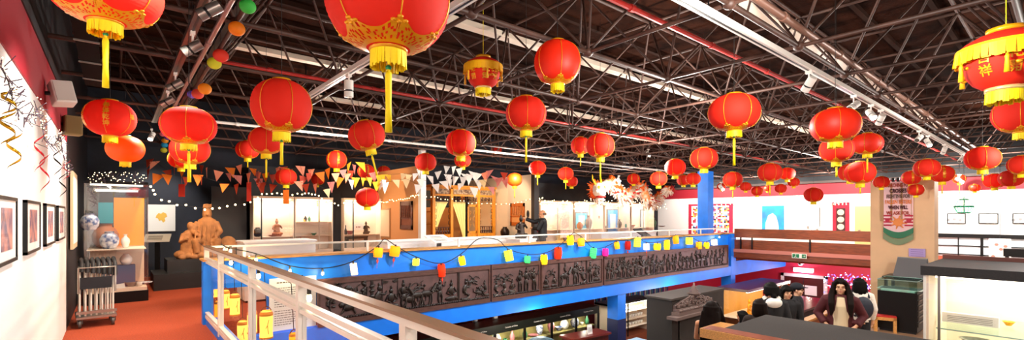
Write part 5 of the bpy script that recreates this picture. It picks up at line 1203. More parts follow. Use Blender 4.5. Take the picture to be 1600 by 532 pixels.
# cases beyond the blue column
t = case('lit glass case of white cups beyond the blue column', 11.4, 13.6, 9.0, 9.6, 2.1, 1.0, (12.3,), (1.25, 1.5, 1.75), basem=mat('brown_case_base','6A3018',.5), light=12, z=LOW, frame=M_bmetal, lidm=M_bmetal)
gm_ = None
for zi, zz in enumerate((1.25, 1.5, 1.75)):
    for k in range(7):
        o = pot('cup', (12.42+k*.15, 9.25, LOW+zz), 1.1, M_porc, 'white cup on the %s shelf of the lit case beyond the blue column' % ['lowest','middle','top'][zi], 'cup', 'white cups %s shelf' % ['lowest','middle','top'][zi])
for k, kd in enumerate(('vase','bottle','jar')): pot(kd, (11.6+k*.25, 9.3, LOW+1.25), .6, M_porc, 'white %s in the left half of the lit case beyond the blue column' % {'vase':'shouldered vase','bottle':'slim bottle','jar':'round jar'}[kd])
# desk case with blue box, seen under the lit case
p = P(994, 525, d=12.0)
t = thing('yellow_table_case', 'low yellow lit table case on the lower floor beside the blue column', 'display case', (p.x, p.y, LOW)); part('body', lambda b: b.box((-.7,-.35,0),(.9,.4,1.35)), mat('bright_yellow_panel','E8D020',.5), t); part('top_edge', lambda b: b.box((-.72,-.37,1.35),(.92,.42,1.39)), M_wood, t)
t2 = thing('blue_box', 'blue and white box on the yellow table case', 'box', (p.x, p.y, LOW+1.39)); part('box_body', lambda b: b.box((-.3,-.2,0),(.3,.2,.18)), mat('box_blue','2A70B8',.5), t2); part('box_lid', lambda b: b.box((-.31,-.21,.18),(.31,.21,.22)), mat('box_pale','B8D4E8',.5), t2)
# dark red cabinet with label
p = P(915, 522, d=12.2)
t = thing('reddish_chest', 'dark red wooden chest on the lower floor before the wall cases', 'chest', (p.x, p.y, LOW), R(-6)); Lz = p.z-LOW
part('chest_body', lambda b: b.box((-.6,-.22,0),(.6,.22,Lz-.05)), mat('dark_red_wood','4A1410',.4, noise=.3, nscale=5), t); part('chest_top', lambda b: b.box((-.66,-.27,Lz-.05),(.66,.27,Lz)), mat('red_wood_top','6A2018',.35), t)
t2 = thing('label_card', 'white label card standing on the dark red chest', 'label', (p.x+.05, p.y-.1, LOW+Lz)); part('card', lambda b: b.box((-.09,0,0),(.09,.01,.24), rot=(-.1,0,0)), M_paper, t2); part('print', lambda b: [b.box((-.07,-.012,.05+.03*i),(.07,-.008,.056+.03*i)) for i in range(5)], M_stoneware, t2)
p = P(846, 533, d=10.6)
t = thing('blue_octagonal_box', 'dark teal eight-sided box at the bottom edge before the wall cases', 'box', (p.x, p.y, LOW)); part('box_body', lambda b: b.lathe([(.28,0),(.28,p.z-LOW-.05),(.32,p.z-LOW),(.1,p.z-LOW+.08)], n=8, smooth=False), mat('dark_teal','123C48',.8), t); part('box_mark', lambda b: b.box((-.05,-.29,p.z-LOW-.2),(.05,-.25,p.z-LOW-.1)), M_paper, t)
# dark grey monolith with the carved pediment
t = thing('grey_display_block', 'tall dark grey display block on the lower floor', 'display block', (9.04, 5.5, LOW)); Hm = 3.03
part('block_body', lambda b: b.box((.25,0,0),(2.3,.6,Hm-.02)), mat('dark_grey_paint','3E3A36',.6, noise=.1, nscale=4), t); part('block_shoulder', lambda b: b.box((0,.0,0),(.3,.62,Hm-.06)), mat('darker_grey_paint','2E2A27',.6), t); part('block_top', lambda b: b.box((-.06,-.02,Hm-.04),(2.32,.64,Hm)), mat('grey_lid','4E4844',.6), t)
M_ped = mat('grey_brown_carving','7A6660',.5, bump=.3, bscale=60)
t = thing('carved_pediment', 'grey carved stone pediment with a finial on a ledge of the dark block', 'carving', (10.0, 5.48, -1.0))
def P2(px, py): q = P(px, py, Y=5.42); return (q.x-10.0, q.z+1.0)
part('ledge', lambda b: b.box((P2(1047,495)[0], -.22, P2(1075,489)[1]-.06), (P2(1117,480)[0], .02, P2(1075,489)[1])), M_ped, t)
zl = P2(1075,489)[1]
xa_, xb_ = P2(1057,480)[0], P2(1112,470)[0]; xm = P2(1087,460)[0]
part('base_moulding', lambda b: (b.box((xa_-.06,-.16,zl),(xb_+.06,.02,zl+.07)), b.box((xa_-.02,-.13,zl+.07),(xb_+.02,.02,zl+.13)), [b.ell((xa_+(xb_-xa_)*i/24,-.15,zl+.1),(.022,.03,.03),6,5) for i in range(25)]), M_ped, t)
def ped(b):
    b.prism([(xa_,zl+.13),(xb_,zl+.13),(xb_,zl+.2),((xm+xb_)/2+.05,zl+.28),(xm+.12,zl+.35),(xm,zl+.38),(xm-.12,zl+.35),((xm+xa_)/2-.05,zl+.28),(xa_,zl+.2)], -.04, .02)
    r9 = random.Random(3)
    for i in range(95):
        u = r9.random(); x = xa_+(xb_-xa_)*u; zmax = zl+.18+.17*(1-abs(2*u-1)); z = zl+.15+(zmax-zl-.15)*r9.random()
        a = r9.uniform(0,6.28); s_ = r9.uniform(.03,.06)
        b.path([(x+s_*math.cos(a+q)*(.3+.7*q/4), -.06-.02*math.sin(q), z+s_*math.sin(a+q)*(.3+.7*q/4)) for q in (0,.9,1.8,2.7,3.6)], [.016,.017,.015,.012,.008], 5)
part('scroll_carving', ped, M_ped, t)
part('finial', lambda b: (b.lathe([(.12,0),(.14,.03),(.08,.06),(.1,.09),(.05,.13),(.06,.16),(.02,.2),(.01,.26)], (xm,-.02,zl+.36), n=16),), M_ped, t)
# warm lit case behind
t = case('wide lower floor case with warm yellow light and a dark red lid', 15.2, 18.6, 6.6, 7.6, 2.45, .9, (16.7, 17.8), (1.5,), basem=mat('dark_red_lid','4E1A1E',.35), light=0, z=LOW, lining=2, frame=M_bmetal, lid=.08)
part('yellow_backing', lambda b: b.box((-1.65,.42,.9),(1.65,.45,2.3)), mat('warm_yellow_lining','C08A28',.6), t)
lamp('AREA', (16.9, 6.8, LOW+2.3), 16, (1,.8,.4), (3,.08), (16.9, 7.6, LOW+1.3))
pot('vase', (17.3, 6.95, LOW+1.5), 1.2, M_gold, 'gilt vase in the warm yellow case on the lower floor'); figurine((16.1, 6.95, LOW+1.5), .8, M_gold, 'gilt figurine in the warm yellow case on the lower floor')
# hanging fabric strips seen under the beam
r8 = random.Random(11)
t = thing('ribbon_curtain', 'row of hanging white and turquoise ribbons beyond the dark grey block', 'ribbon curtain', (14.5, 10.1, -.5)); 
part('curtain_rail', lambda b: b.tube((-2.6,0,-.2),(1.9,0,-.2),.02), M_steel, t)
part('ceiling_hanger', lambda b: (b.tube((-2.4,0,-.2),(-2.4,0,.28),.01), b.tube((1.7,0,-.2),(1.7,0,.28),.01)), M_steel, t)
for j, (nm, c) in enumerate((('white_ribbon','F0F0F4'),('turquoise_ribbon','30B8D8'),('blue_ribbon','2A60C8'))):
    for i in range(14): x = -2.5+ (i*3+j)*.105; part('ribbon', lambda b: b.box((x-.025,-.004,-.95+r8.uniform(-.1,.1)),(x+.025,.004,-.19)), mat(nm, c, .7), t)
# blue lit counter
p = P(1247, 472, d=14.3)
t = thing('glossy_counter', 'dark glossy counter reflecting blue light near the red door', 'counter', (p.x, p.y, LOW), R(0)); part('counter_top', lambda b: b.box((-1.6,-.6,p.z-LOW-.06),(1.2,.6,p.z-LOW)), mat('glossy_blue_black','10182A',.12), t); part('counter_body', lambda b: b.box((-1.5,-.5,0),(1.1,.5,p.z-LOW-.06)), M_black, t)
# exit sign, camera, lamp over door
def onred(px, py, X=22.36): return P(px, py, X=X)
p = P(1249, 401, X=17.40); t = thing('exit_sign', 'green and white running figure exit sign under the right gallery', 'exit sign', (17.38, p.y, p.z), 0)
part('sign_plate', lambda b: b.box((0,-.22,-.07),(.02,.22,.09)), M_paper, t); part('green_field', lambda b: (b.box((-.004,-.2,-.05),(0,-.08,.07)), b.box((-.004,.0,-.05),(0,.2,.07))), mat('exit_green','0A7A4A',.5), t)
part('pictogram', lambda b: (b.tube((-.004,.1,.045),(-.008,.1,.045),.014,n=8), b.path([(-.006,.1,.03),(-.006,.11,.0),(-.006,.08,-.04)], .007, 4), b.path([(-.006,.11,0),(-.006,.14,-.04)], .007, 4), b.path([(-.006,-.1,.01),(-.006,-.18,.01)], .006, 4), b.path([(-.006,-.15,.035),(-.006,-.18,.01),(-.006,-.15,-.015)], .006, 4)), M_paper, t)
part('fixing', lambda b: b.box((.02,-.1,0),(.1,.1,.05)), M_steel, t)
p = onred(1252, 412); t = thing('security_camera', 'white dome security camera above the red door', 'security camera', (22.36, p.y, p.z)); part('dome', lambda b: b.ell((-.1,0,0),(.1,.1,.1)), M_white, t); part('lens_window', lambda b: b.ell((-.16,0,-.02),(.05,.06,.05)), M_bmetal, t); part('mount', lambda b: b.box((-.08,-.1,-.03),(.04,.1,.12)), M_white, t)
p = onred(1256, 422); t = thing('emergency_light', 'glowing white emergency light above the red door', 'light', (22.33, p.y, p.z)); part('diffuser', lambda b: b.box((-.1,-.36,-.1),(0,.36,.06)), mat('lamp_white_glow','FFE0FF',.4, emit=4), t); part('housing', lambda b: b.box((0,-.38,-.08),(.06,.38,.08)), M_white, t)
lamp('POINT', (22.0, p.y, p.z-.05), 14, (1,.7,.95), .1)
# blue led tree
p = P(1328, 452, d=15.5); rb = random.Random(4)
t = thing('light_tree', 'small tree covered in white and blue fairy lights below the gallery', 'light tree', (p.x, p.y, LOW)); hz = p.z-LOW
part('trunk', lambda b: b.tube((0,0,0),(0,0,hz-.1),.03), M_bwood, t)
def br(b):
    for k in range(26): a = rb.uniform(0,6.28); b.path([(0,0,hz-.5+rb.random()*.4),(.3*math.cos(a),.3*math.sin(a),hz+rb.uniform(-.2,.3)),(rb.uniform(.5,.8)*math.cos(a),rb.uniform(.5,.8)*math.sin(a),hz+rb.uniform(-.2,.45))], [.012,.008,.004], 4)
part('branches', br, mat('blue_dark_twigs','1C1E40',.7), t)
def bl(n):
    def f(b):
        for k in range(n): a = rb.uniform(0,6.28); q = rb.random()**.5*.75; b.ell((q*math.cos(a),q*math.sin(a),hz+rb.uniform(-.3,.45)),(.012,.012,.012),6,4)
    return f
part('white_lights', bl(90), mat('led_white','D8E4FF',.4, emit=9), t)['kind'] = 'stuff'
part('blue_lights', bl(110), mat('led_blue','3A50FF',.4, emit=8), t)['kind'] = 'stuff'
lamp('POINT', (p.x-.2, p.y+.5, p.z+.3), 30, (.45,.3,1), .2)

# ================================================================ left wall pictures and decorations
for px0, px1, py0, py1, lb in ((-4, 28, 309.5, 410, 'black framed print at the left edge, cut by the frame'), (43, 64, 314, 392, 'black framed print second from the left edge'), (73, 87, 319, 380, 'black framed print third along the white wall'), (92, 102.5, 322, 373, 'black framed print farthest along the white wall')):
    X = XL+.026; ya, yb = P(px0, 340, X=X).y, P(px1, 340, X=X).y
    t = thing('framed_print', lb, 'framed print', (XL, (ya+yb)/2, 1.51), 0, 'framed prints on the left wall'); h = (yb-ya)/2; v = .205
    part('frame', lambda b: [b.box(*q) for q in (((0,-h,-v),(.026,-h+.022,v)),((0,h-.022,-v),(.026,h,v)),((0,-h,-v),(.026,h,-v+.022)),((0,-h,v-.022),(.026,h,v)))], M_bmetal, t)
    mb_ = part('mat_board', lambda b: b.box((.005,-h+.02,-v+.02),(.018,h-.02,v-.02)), M_paper, t)
    part('print', lambda b: b.box((.018,-h*.52,-v*.6),(.021,h*.52,v*.66)), mat('warm_print','D09080',.7, col2='6A5A70', nscale=9), mb_)
    part('glass', lambda b: b.box((.022,-h+.02,-v+.02),(.023,h-.02,v-.02)), M_glass, t)
def swirl(lb, px, py, L, m, turns=1.5, r=.035, X=-.45):
    p = P(px, py, X=X); n = int(16*turns); vs = []; fs = []
    for i in range(n+1):
        u = i/n; a = u*turns*2*PI; rr_ = r*(1-.2*u); z = -L*u; w_ = .009*math.sin(PI*min(1, u*1.02))+.002
        for s_ in (-1, 1): vs.append((rr_*math.cos(a), rr_*math.sin(a), z+s_*w_)); vs.append((rr_*.97*math.cos(a), rr_*.97*math.sin(a), z+s_*w_))
    for i in range(n):
        q = 4*i
        for (a_, c_) in ((0,2),(2,3),(3,1),(1,0)): fs.append((q+a_, q+c_, q+4+c_, q+4+a_))
    t = thing('foil_swirl', lb, 'foil decoration', p, 0, 'foil swirls hanging by the left wall'); b = MB(); b.add(vs, fs, True); b.build('swirl', m, t)
    part('thread', lambda b: b.path([(r,0,0),(r*.3,0,.03),(XL+.01-X,0,.06)], .002, 4), M_cord, t)
M_fg = mat('gold_foil_dark','B88A10',.2,.8); M_fr = mat('red_foil','B0101C',.2,.6); M_fb = mat('black_foil','141414',.2,.6)
for a in (('gold foil swirl nearest the camera, high on the white wall', 14, 135, .16, M_fg), ('gold foil swirl below the nearest one', 12, 170, .2, M_fg), ('yellow foil swirl lowest of the near ones', 22, 205, .22, M_fg),
          ('red foil swirl right of the gold ones', 62, 205, .32, M_fr), ('large red foil swirl hanging lowest on the wall', 70, 236, .35, M_fr), ('dark foil swirl near the end of the white wall', 90, 230, .3, M_fb), ('dark foil loop above the trolley', 98, 268, .3, M_fb), ('red foil swirl near the khaki loudspeaker', 104, 250, .25, M_fr)): swirl(*a)
def garland(lb, pts, n, rad, spread, twig=True, seed=1, bulb=.006):
    g = random.Random(seed); t = thing('fairy_light_garland', lb, 'fairy lights', pts[0]); o = Vector(pts[0]); pp = [Vector(q)-o for q in pts]
    part('wire', lambda b: b.path(pp, .003, 4), M_cord, t)
    def at(u): k = min(int(u*(len(pp)-1)), len(pp)-2); f = u*(len(pp)-1)-k; return pp[k].lerp(pp[k+1], f)
    if twig: part('twigs', lambda b: [b.tube(at(u), at(u)+Vector((g.uniform(-.02,.06),g.uniform(-spread,spread)*1.6,g.uniform(-spread,spread)*1.3)), .003, n=4) for u in [g.random() for _ in range(n)]], mat('purple_grey_twig','5A4858',.5), t)
    q = part('bulbs', lambda b: [b.ell(at((i+.5)/n)+Vector((g.uniform(0,spread*.4),g.uniform(-spread,spread),g.uniform(-spread,spread))), (bulb,)*3, 6, 4) for i in range(n)], M_fairy if n < 60 or n > 100 else mat('tiny_bulb_glow','FFE4B0',.4,emit=5), t); q['kind'] = 'stuff'
garland('twiggy fairy light garland nearest the camera on the white wall', [P(0,100,X=-.44),P(14,130,X=-.44),P(20,160,X=-.44),P(40,185,X=-.44),P(58,170,X=-.44)], 60, .1, .06, seed=2, bulb=.0035)
garland('twiggy fairy light garland below the loudspeakers', [P(54,160,X=-.44),P(64,190,X=-.44),P(70,220,X=-.44),P(84,228,X=-.44),P(94,210,X=-.44),P(98,240,X=-.44),P(106,270,X=-.42)], 70, .1, .07, seed=3, bulb=.0035)
garland('cluster of fairy lights over the top of the tall left case', [(-.38,11.15,2.27),(.0,11.15,2.29),(.44,11.15,2.27)], 60, .1, .10, seed=4, bulb=.007)
def fl(lb, pxs, Y=None, X=None, n=24, seed=1, bulb=.012, spread=.03):
    garland(lb, [P(px, py, Y=Y, X=X) for px, py in pxs], n, 0, spread, False, seed, bulb)
fl('string of fairy lights sagging across the dark wall by the map', [(233,290),(243,308),(277,320),(318,326),(350,324),(388,318)], Y=12.0, n=14, seed=5, bulb=.022)
fl('string of fairy lights along the tops of the leftmost back cases', [(388,318),(410,304),(440,303),(470,305),(490,302),(508,316),(528,321),(560,315),(588,318)], Y=13.6, n=30, seed=6, bulb=.02)
fl('string of fairy lights rising across the orange alcove wall', [(592,316),(615,314),(640,309),(655,305)], X=6.3, n=22, seed=7, bulb=.014)
fl('string of fairy lights in front of the canopy bed', [(664,306),(700,312),(740,318),(790,320),(830,312)], Y=11.4, n=26, seed=8, bulb=.012)
fl('dense fairy light curtain along the far cases', [(834,312),(850,316),(880,320),(900,322),(920,316),(950,318),(975,318),(1000,322),(1040,322)], Y=13.55, n=150, seed=9, bulb=.018, spread=.16)
fl('string of fairy lights draped on the white gallery wall', [(1060,312),(1110,322),(1180,316),(1230,318),(1262,308),(1300,320),(1358,306)], X=23.8, n=60, seed=10, bulb=.022)
fl('string of fairy lights along the far right white wall', [(1464,308),(1500,318),(1545,310),(1570,314),(1600,306)], X=23.8, n=40, seed=11, bulb=.02)

# ================================================================ bunting
def bunting(lb, flags, d0, seed, size=.19):
    """flags: px, py of the top edge centre, colour key"""
    g = random.Random(seed); fl_ = sorted(flags); pts = [P(px, py, d=d0+.25*math.sin(px*.02)) for px, py, c in fl_]; o = pts[0]; t = thing('bunting', lb, 'bunting', o)
    part('string', lambda b: b.path([p-o for p in pts], .003, 4), M_cord, t)
    for p, (px, py, c) in zip(pts, fl_):
        q = p-o; a = g.uniform(-.9,.9)-.7; s_ = size*g.uniform(.85,1.15); u = Vector((math.cos(a), math.sin(a), g.uniform(-.25,.25))); dn = Vector((g.uniform(-.5,.5)*math.cos(a), g.uniform(-.4,.4), -1)).normalized()*s_*1.2
        cen = q; A, B_, C_ = cen-u*s_/2, cen+u*s_/2, cen+dn; nn = (B_-A).cross(C_-A).normalized()*.001; b = MB()
        b.add([A-nn,B_-nn,C_-nn,A+nn,B_+nn,C_+nn], [(0,2,1),(3,4,5),(0,1,4,3),(1,2,5,4),(2,0,3,5)]); b.build('pennant', BM[c], t)
BM = {'o': papermat('pennant_orange','E8801C',.06,.4), 'p': papermat('pennant_peach','EFA07C',.06,.4), 'r': papermat('pennant_rust','C8482A',.05,.4), 'y': papermat('pennant_yellow','F2C030',.06,.4), 'w': papermat('pennant_white','F6F2EC',.1,.4), 'k': papermat('pennant_pink','D88A80',.05,.4), 'c': papermat('pennant_cream','F0D8A8',.06,.4)}
def conv(l, ox, oy, s_): return [(ox+x/s_, oy+y/s_, c) for x, y, c in l]
A1 = conv([(170,95,'p'),(90,185,'r'),(110,70,'r'),(310,200,'r'),(395,150,'r'),(490,185,'o'),(720,140,'r'),(780,170,'p'),(925,210,'p'),(1060,170,'o'),(1165,140,'p'),(1330,180,'o'),(1380,215,'k'),(1480,235,'o')], 220, 240, 7.6)
A2 = conv([(210,250,'o'),(310,250,'o'),(545,280,'r'),(680,255,'o'),(720,275,'r'),(1040,235,'k'),(1140,260,'k'),(995,362,'o'),(1135,365,'r'),(1280,232,'p'),(1430,350,'r'),(1395,300,'k')], 220, 240, 7.6)
B1 = conv([(30,225,'p'),(110,235,'o'),(205,250,'r'),(260,165,'p'),(330,160,'r'),(420,190,'p'),(525,150,'p'),(570,275,'r'),(655,188,'p'),(640,235,'r'),(755,225,'o'),(850,180,'o'),(1030,195,'k'),(1105,115,'y'),(1165,135,'k'),(1235,105,'y'),(1125,205,'r')], 400, 240, 7.6)
B2 = conv([(60,350,'r'),(20,300,'r'),(205,370,'r'),(505,330,'p'),(590,365,'r'),(700,365,'p'),(890,340,'k'),(840,425,'c'),(945,235,'p'),(1000,285,'o'),(1090,240,'p'),(1185,288,'y'),(1130,315,'w'),(1270,288,'y'),(1345,285,'y'),(1400,225,'k'),(1430,340,'y'),(1470,255,'y'),(1500,312,'w')], 400, 240, 7.6)
C1 = conv([(110,245,'y'),(190,242,'y'),(370,228,'c'),(430,240,'c'),(510,225,'w'),(540,170,'w'),(665,255,'w'),(760,205,'w'),(860,145,'w'),(940,148,'w'),(1000,170,'w'),(1060,235,'w'),(1150,210,'w'),(1225,228,'w'),(1285,218,'p'),(1345,193,'k'),(1400,265,'k'),(1460,280,'k'),(1510,218,'r'),(1520,290,'k')], 580, 240, 7.27)
C2 = conv([(65,325,'y'),(120,308,'w'),(160,335,'w'),(280,300,'c'),(400,290,'c'),(560,290,'w'),(540,355,'w'),(730,350,'w'),(820,315,'w'),(870,240,'w'),(880,285,'w'),(960,262,'w'),(1020,340,'w'),(1045,270,'w'),(1120,240,'w'),(1170,390,'w'),(1220,300,'w'),(1270,300,'c'),(1360,380,'k')], 580, 240, 7.27)
bunting('upper string of orange and peach pennants above the statue', A1, 11, 1); bunting('lower string of orange and rust pennants above the statue', A2, 10.6, 2)
bunting('upper string of mixed pennants before the back cases', B1, 11, 3); bunting('lower string of mixed pennants before the back cases', B2, 10.6, 4)
bunting('upper string of mostly white pennants by the canopy bed', C1, 11, 5); bunting('lower string of mostly white pennants by the canopy bed', C2, 10.6, 6)

# ================================================================ dragon
M_dw = mat('dragon_white_fur','FBEBD8',.8, emit=.0); M_do = papermat('dragon_orange','F26A1C',.1,.3); M_dr = mat('dragon_red','C81E14',.6); M_dy = mat('dragon_yellow','F8B820',.5)
YD = 12.4; dp = [(948,290),(955,286),(962,292),(970,303),(979,307),(988,301),(996,294),(1003,293),(1008,305),(1015,316),(1024,315),(1032,305),(1041,298),(1048,295)]
pts = [P(x, y, Y=YD+(.3*math.sin(i*1.3))) for i, (x, y) in enumerate(dp)]; o0 = pts[0]
t = thing('dragon_puppet', 'long white and orange festival dragon puppet hanging under the roof', 'dragon puppet', o0); pts = [p-o0 for p in pts]
sm = []
for i in range(len(pts)-1):
    for k in range(6):
        u = k/6; q0 = pts[max(i-1,0)]; q1 = pts[i]; q2 = pts[i+1]; q3 = pts[min(i+2,len(pts)-1)]
        sm.append(.5*((2*q1)+(q2-q0)*u+(2*q0-5*q1+4*q2-q3)*u*u+(3*q1-q0-3*q2+q3)*u**3))
L_ = len(sm); rad = [(.23-.13*(i/L_)**2)*(1+.06*(i % 2)) for i in range(L_)]
part('body', lambda b: b.path(sm, rad, 14), mat('dragon_cloth','F08A3A',.7, col2='F8DCC0', nscale=5), t)
rg = random.Random(8)
def spikes(n, kind):
    def f(b):
        for i in range(n):
            k = rg.randrange(1, L_-1); c = sm[k]; r_ = rad[k]; tn = (sm[k+1]-sm[k-1]).normalized(); sd = tn.cross(Vector((0,0,1))).normalized()
            a = {'back': rg.uniform(-.9,.9), 'belly': PI+rg.uniform(-1.3,1.3), 'side': rg.choice([-1,1])*rg.uniform(1.0,2.2)}[kind]
            dr = Vector((0,0,1))*math.cos(a)+sd*math.sin(a); l = rg.uniform(.12,.24)
            e = c+dr*(r_+l)*.95+tn*rg.uniform(-.08,.08)-Vector((0,0,.05)); b.path([c+dr*r_*.8, c+dr*(r_+l*.5), e], [.05,.035,.006], 5)
    return f
part('back_frill', spikes(90,'back'), M_do, t)['kind'] = 'stuff'; part('belly_fringe', spikes(230,'belly'), M_dw, t)['kind'] = 'stuff'; part('side_fur', spikes(170,'side'), M_dw, t)['kind'] = 'stuff'; part('red_tufts', spikes(70,'side'), M_dr, t)['kind'] = 'stuff'
hc = P(934, 297, Y=YD-.1)-o0
def head(b):
    b.ell(hc, (.30,.34,.30)); b.ell(hc+Vector((-.12,-.22,-.16)), (.22,.24,.15)); b.ell(hc+Vector((-.12,-.2,-.40)), (.2,.2,.08)); b.path([pts[0], hc], [.22,.26], 12)
    for s_ in (-1,1): b.ell(hc+Vector((-.2,-.25*1,-.06+0))+Vector((.14*s_,.02,0)), (.06,.06,.05))
hd = part('head', head, M_dw, t, remesh=.03)
def mk(n, fn, m): 
    bb = MB(); fn(bb); return bb.build(n, m, hd)
for s_ in (-1,1):
    mk('eye', lambda b: b.ell(hc+Vector((-.12+.17*s_,-.30,.08)), (.07,.05,.07)), M_dy); mk('pupil', lambda b: b.ell(hc+Vector((-.12+.17*s_,-.345,.08)), (.03,.02,.03)), M_black)
    mk('horn', lambda b: b.path([hc+Vector((.16*s_-.04,-.05,.2)), hc+Vector((.26*s_-.04,.02,.42)), hc+Vector((.22*s_-.04,.06,.6))], [.05,.035,.01], 8), M_dy)
mk('mouth', lambda b: (b.ell(hc+Vector((-.13,-.24,-.29)), (.2,.2,.06)), b.ell(hc+Vector((-.14,-.42,-.3)), (.08,.08,.03))), M_dr)
mk('beard', lambda b: [b.path([hc+Vector((rg.uniform(-.34,.2),rg.uniform(-.3,.0),-.4)), hc+Vector((rg.uniform(-.42,.26),rg.uniform(-.35,.1),-.62))], [.03,.006], 5) for _ in range(36)], M_dw)
mk('mane', lambda b: [b.path([hc+Vector((.25*math.cos(a),.05,.25*math.sin(a))), hc+Vector((.47*math.cos(a),.15+rg.uniform(-.1,.1),.45*math.sin(a)))], [.05,.008], 5) for a in [i*.21 for i in range(30)]], M_do)
part('tail_tuft', lambda b: [b.path([sm[-1], sm[-1]+Vector((.15,0,rg.uniform(-.1,.15))), sm[-1]+Vector((rg.uniform(.25,.4),rg.uniform(-.1,.1),rg.uniform(-.25,.35)))], [.04,.04,.006], 5) for _ in range(22)], M_dr, t)
for k in (4, L_//3, 2*L_//3, L_-6): part('hanging_wire', lambda b: b.tube(sm[k], (sm[k].x, sm[k].y, ZR-o0.z), .005, n=4), M_cord, t)
lamp('SPOT', (14.5, 10.3, 3.1), 80, NEU, .05, (15.4, 12.4, 2.4), 70)

# ================================================================ people
def person(lb, loc, rz, h=1.65, skin=M_skin, hair='long', hairm=None, top=None, trousers=None, coat=None, pose='stand', head_turn=0, cap=None, sleeve=True, slim=1.0, extras=None, under=None, headup=0):
    t = thing('person', lb, 'person', loc, rz); k = h/1.65; hm = hairm or mat('black_hair','0F0B0A',.4); gar = coat or top
    sh = {'stand': [[(-.17,0,1.34),(-.23,.02,1.08),(-.22,-.06,.86)], [(.17,0,1.34),(.23,.02,1.08),(.22,-.06,.86)]],
          'hips': [[(-.17,0,1.34),(-.29,.04,1.1),(-.19,-.1,.97)], [(.17,0,1.34),(.29,.04,1.1),(.19,-.1,.97)]],
          'point': [[(-.17,0,1.36),(-.2,-.27,1.30),(-.16,-.54,1.40)], [(.17,0,1.34),(.21,-.12,1.10),(.06,-.28,1.12)]],
          'lean': [[(-.17,0,1.34),(-.24,-.12,1.1),(-.2,-.34,1.06)], [(.17,0,1.34),(.24,-.12,1.1),(.2,-.34,1.06)]]}[pose]
    def S_(v): return (v[0]*k*slim, v[1]*k, v[2]*k)
    T = head_turn
    hcn = Vector((0, -.012, 1.53))
    Rh = Matrix.Rotation(T, 3, 'Z') @ Matrix.Rotation(headup, 3, 'X')
    def Hd(v): q = Rh@Vector(v)+hcn; return Vector((q.x*k, q.y*k, q.z*k))
    def arm(b, a, r):
        b.path([S_((a[0][0]*.8, a[0][1], a[0][2])), S_(a[0]), S_(a[1]), S_(a[2])], [x*k for x in r], 12)
    def hand(b, a, sgn):
        w0, e0 = Vector(a[2]), Vector(a[1]); d = (w0-e0).normalized(); w0 = w0; pr = d.cross(Vector((0,0,1))); pr = pr.normalized() if pr.length > .1 else Vector((0,1,0)); nn = pr.cross(d).normalized()
        b.path([S_(w0-d*.02), S_(w0+d*.03), S_(w0+d*.085)], [.022*k,.036*k,.034*k], 10, sq=.55)
        for i in range(4):
            o = pr*(.027-.018*i); l = (.062,.075,.07,.052)[i]; f0 = w0+d*.08+o; f1 = f0+d*l*.5-nn*.006; f2 = f1+d*l*.45-nn*.022
            b.path([S_(f0-d*.02), S_(f0), S_(f1), S_(f2)], [.009*k,.009*k,.008*k,.006*k], 7)
        th = w0+d*.03+pr*.03; b.path([S_(w0+d*.02+pr*.015), S_(th), S_(th+pr*.018+d*.03), S_(th+pr*.02+d*.055)], [.012*k,.011*k,.010*k,.007*k], 7)
    def body(b):
        b.loft([(0,0,.80*k,.155*k*slim,.105*k),(0,0,.9*k,.165*k*slim,.11*k),(0,0,1.04*k,.125*k*slim,.09*k),(0,0,1.2*k,.145*k*slim,.10*k),(0,0,1.32*k,.165*k*slim,.09*k),(0,0,1.375*k,.10*k*slim,.065*k),(0,0,1.41*k,.052*k,.05*k),(0,-.005*k,1.47*k,.047*k,.048*k)], 20)
        for s_ in (-1,1): b.path([(s_*.08*k,0,.86*k),(s_*.085*k,-.01,.5*k),(s_*.09*k,.01,.1*k),(s_*.09*k,.0,.05*k)], [.09*k,.062*k,.038*k,.04*k], 12); b.path([(s_*.09*k,.03*k,.045*k),(s_*.09*k,-.12*k,.03*k)], [.045*k,.035*k], 10, sq=.8)
        for a, s_ in zip(sh, (-1,1)): arm(b, a, [.05,.05,.037,.024]); hand(b, a, s_)
        # head
        for c, r in (((0,.012,.035),(.075,.092,.085)), ((0,-.022,-.035),(.058,.065,.078)), ((0,-.045,-.085),(.03,.032,.026)), ((0,-.092,-.018),(.011,.016,.013)), ((-.04,-.062,-.03),(.024,.02,.022)), ((.04,-.062,-.03),(.024,.02,.022)), ((-.076,.008,-.012),(.009,.018,.028)), ((.076,.008,-.012),(.009,.018,.028)), ((0,-.072,.028),(.05,.018,.02))):
            bb = MB(); bb.ell((0,0,0), [x*k for x in r], 14, 10); b.add([Rh@Vector(v)+Hd(c) for v in bb.v], bb.f, True)
        b.tube(Hd((0,-.088,.012)), Hd((0,-.104,-.014)), .008*k, .011*k)
        b.path([(0,0,1.40*k), Hd((0,.01,-.03))], [.05*k,.05*k], 12)
    bd = part('body', body, skin, t, remesh=.0085)
    for s_ in (-1,1):
        part('eye', lambda b: b.ell(Hd((s_*.031,-.086,.0)), (.012*k,.006*k,.0055*k), 10, 6, rot=(0,0,T)), M_eye, t)
        part('eyebrow', lambda b: b.path([Hd((s_*.016,-.093,.02)), Hd((s_*.032,-.092,.026)), Hd((s_*.048,-.083,.02))], .0032*k, 5), hm, t)
    part('mouth', lambda b: b.path([Hd((-.018,-.085,-.058)), Hd((0,-.092,-.057)), Hd((.018,-.085,-.058))], [.003*k,.006*k,.003*k], 6), M_lip, t)
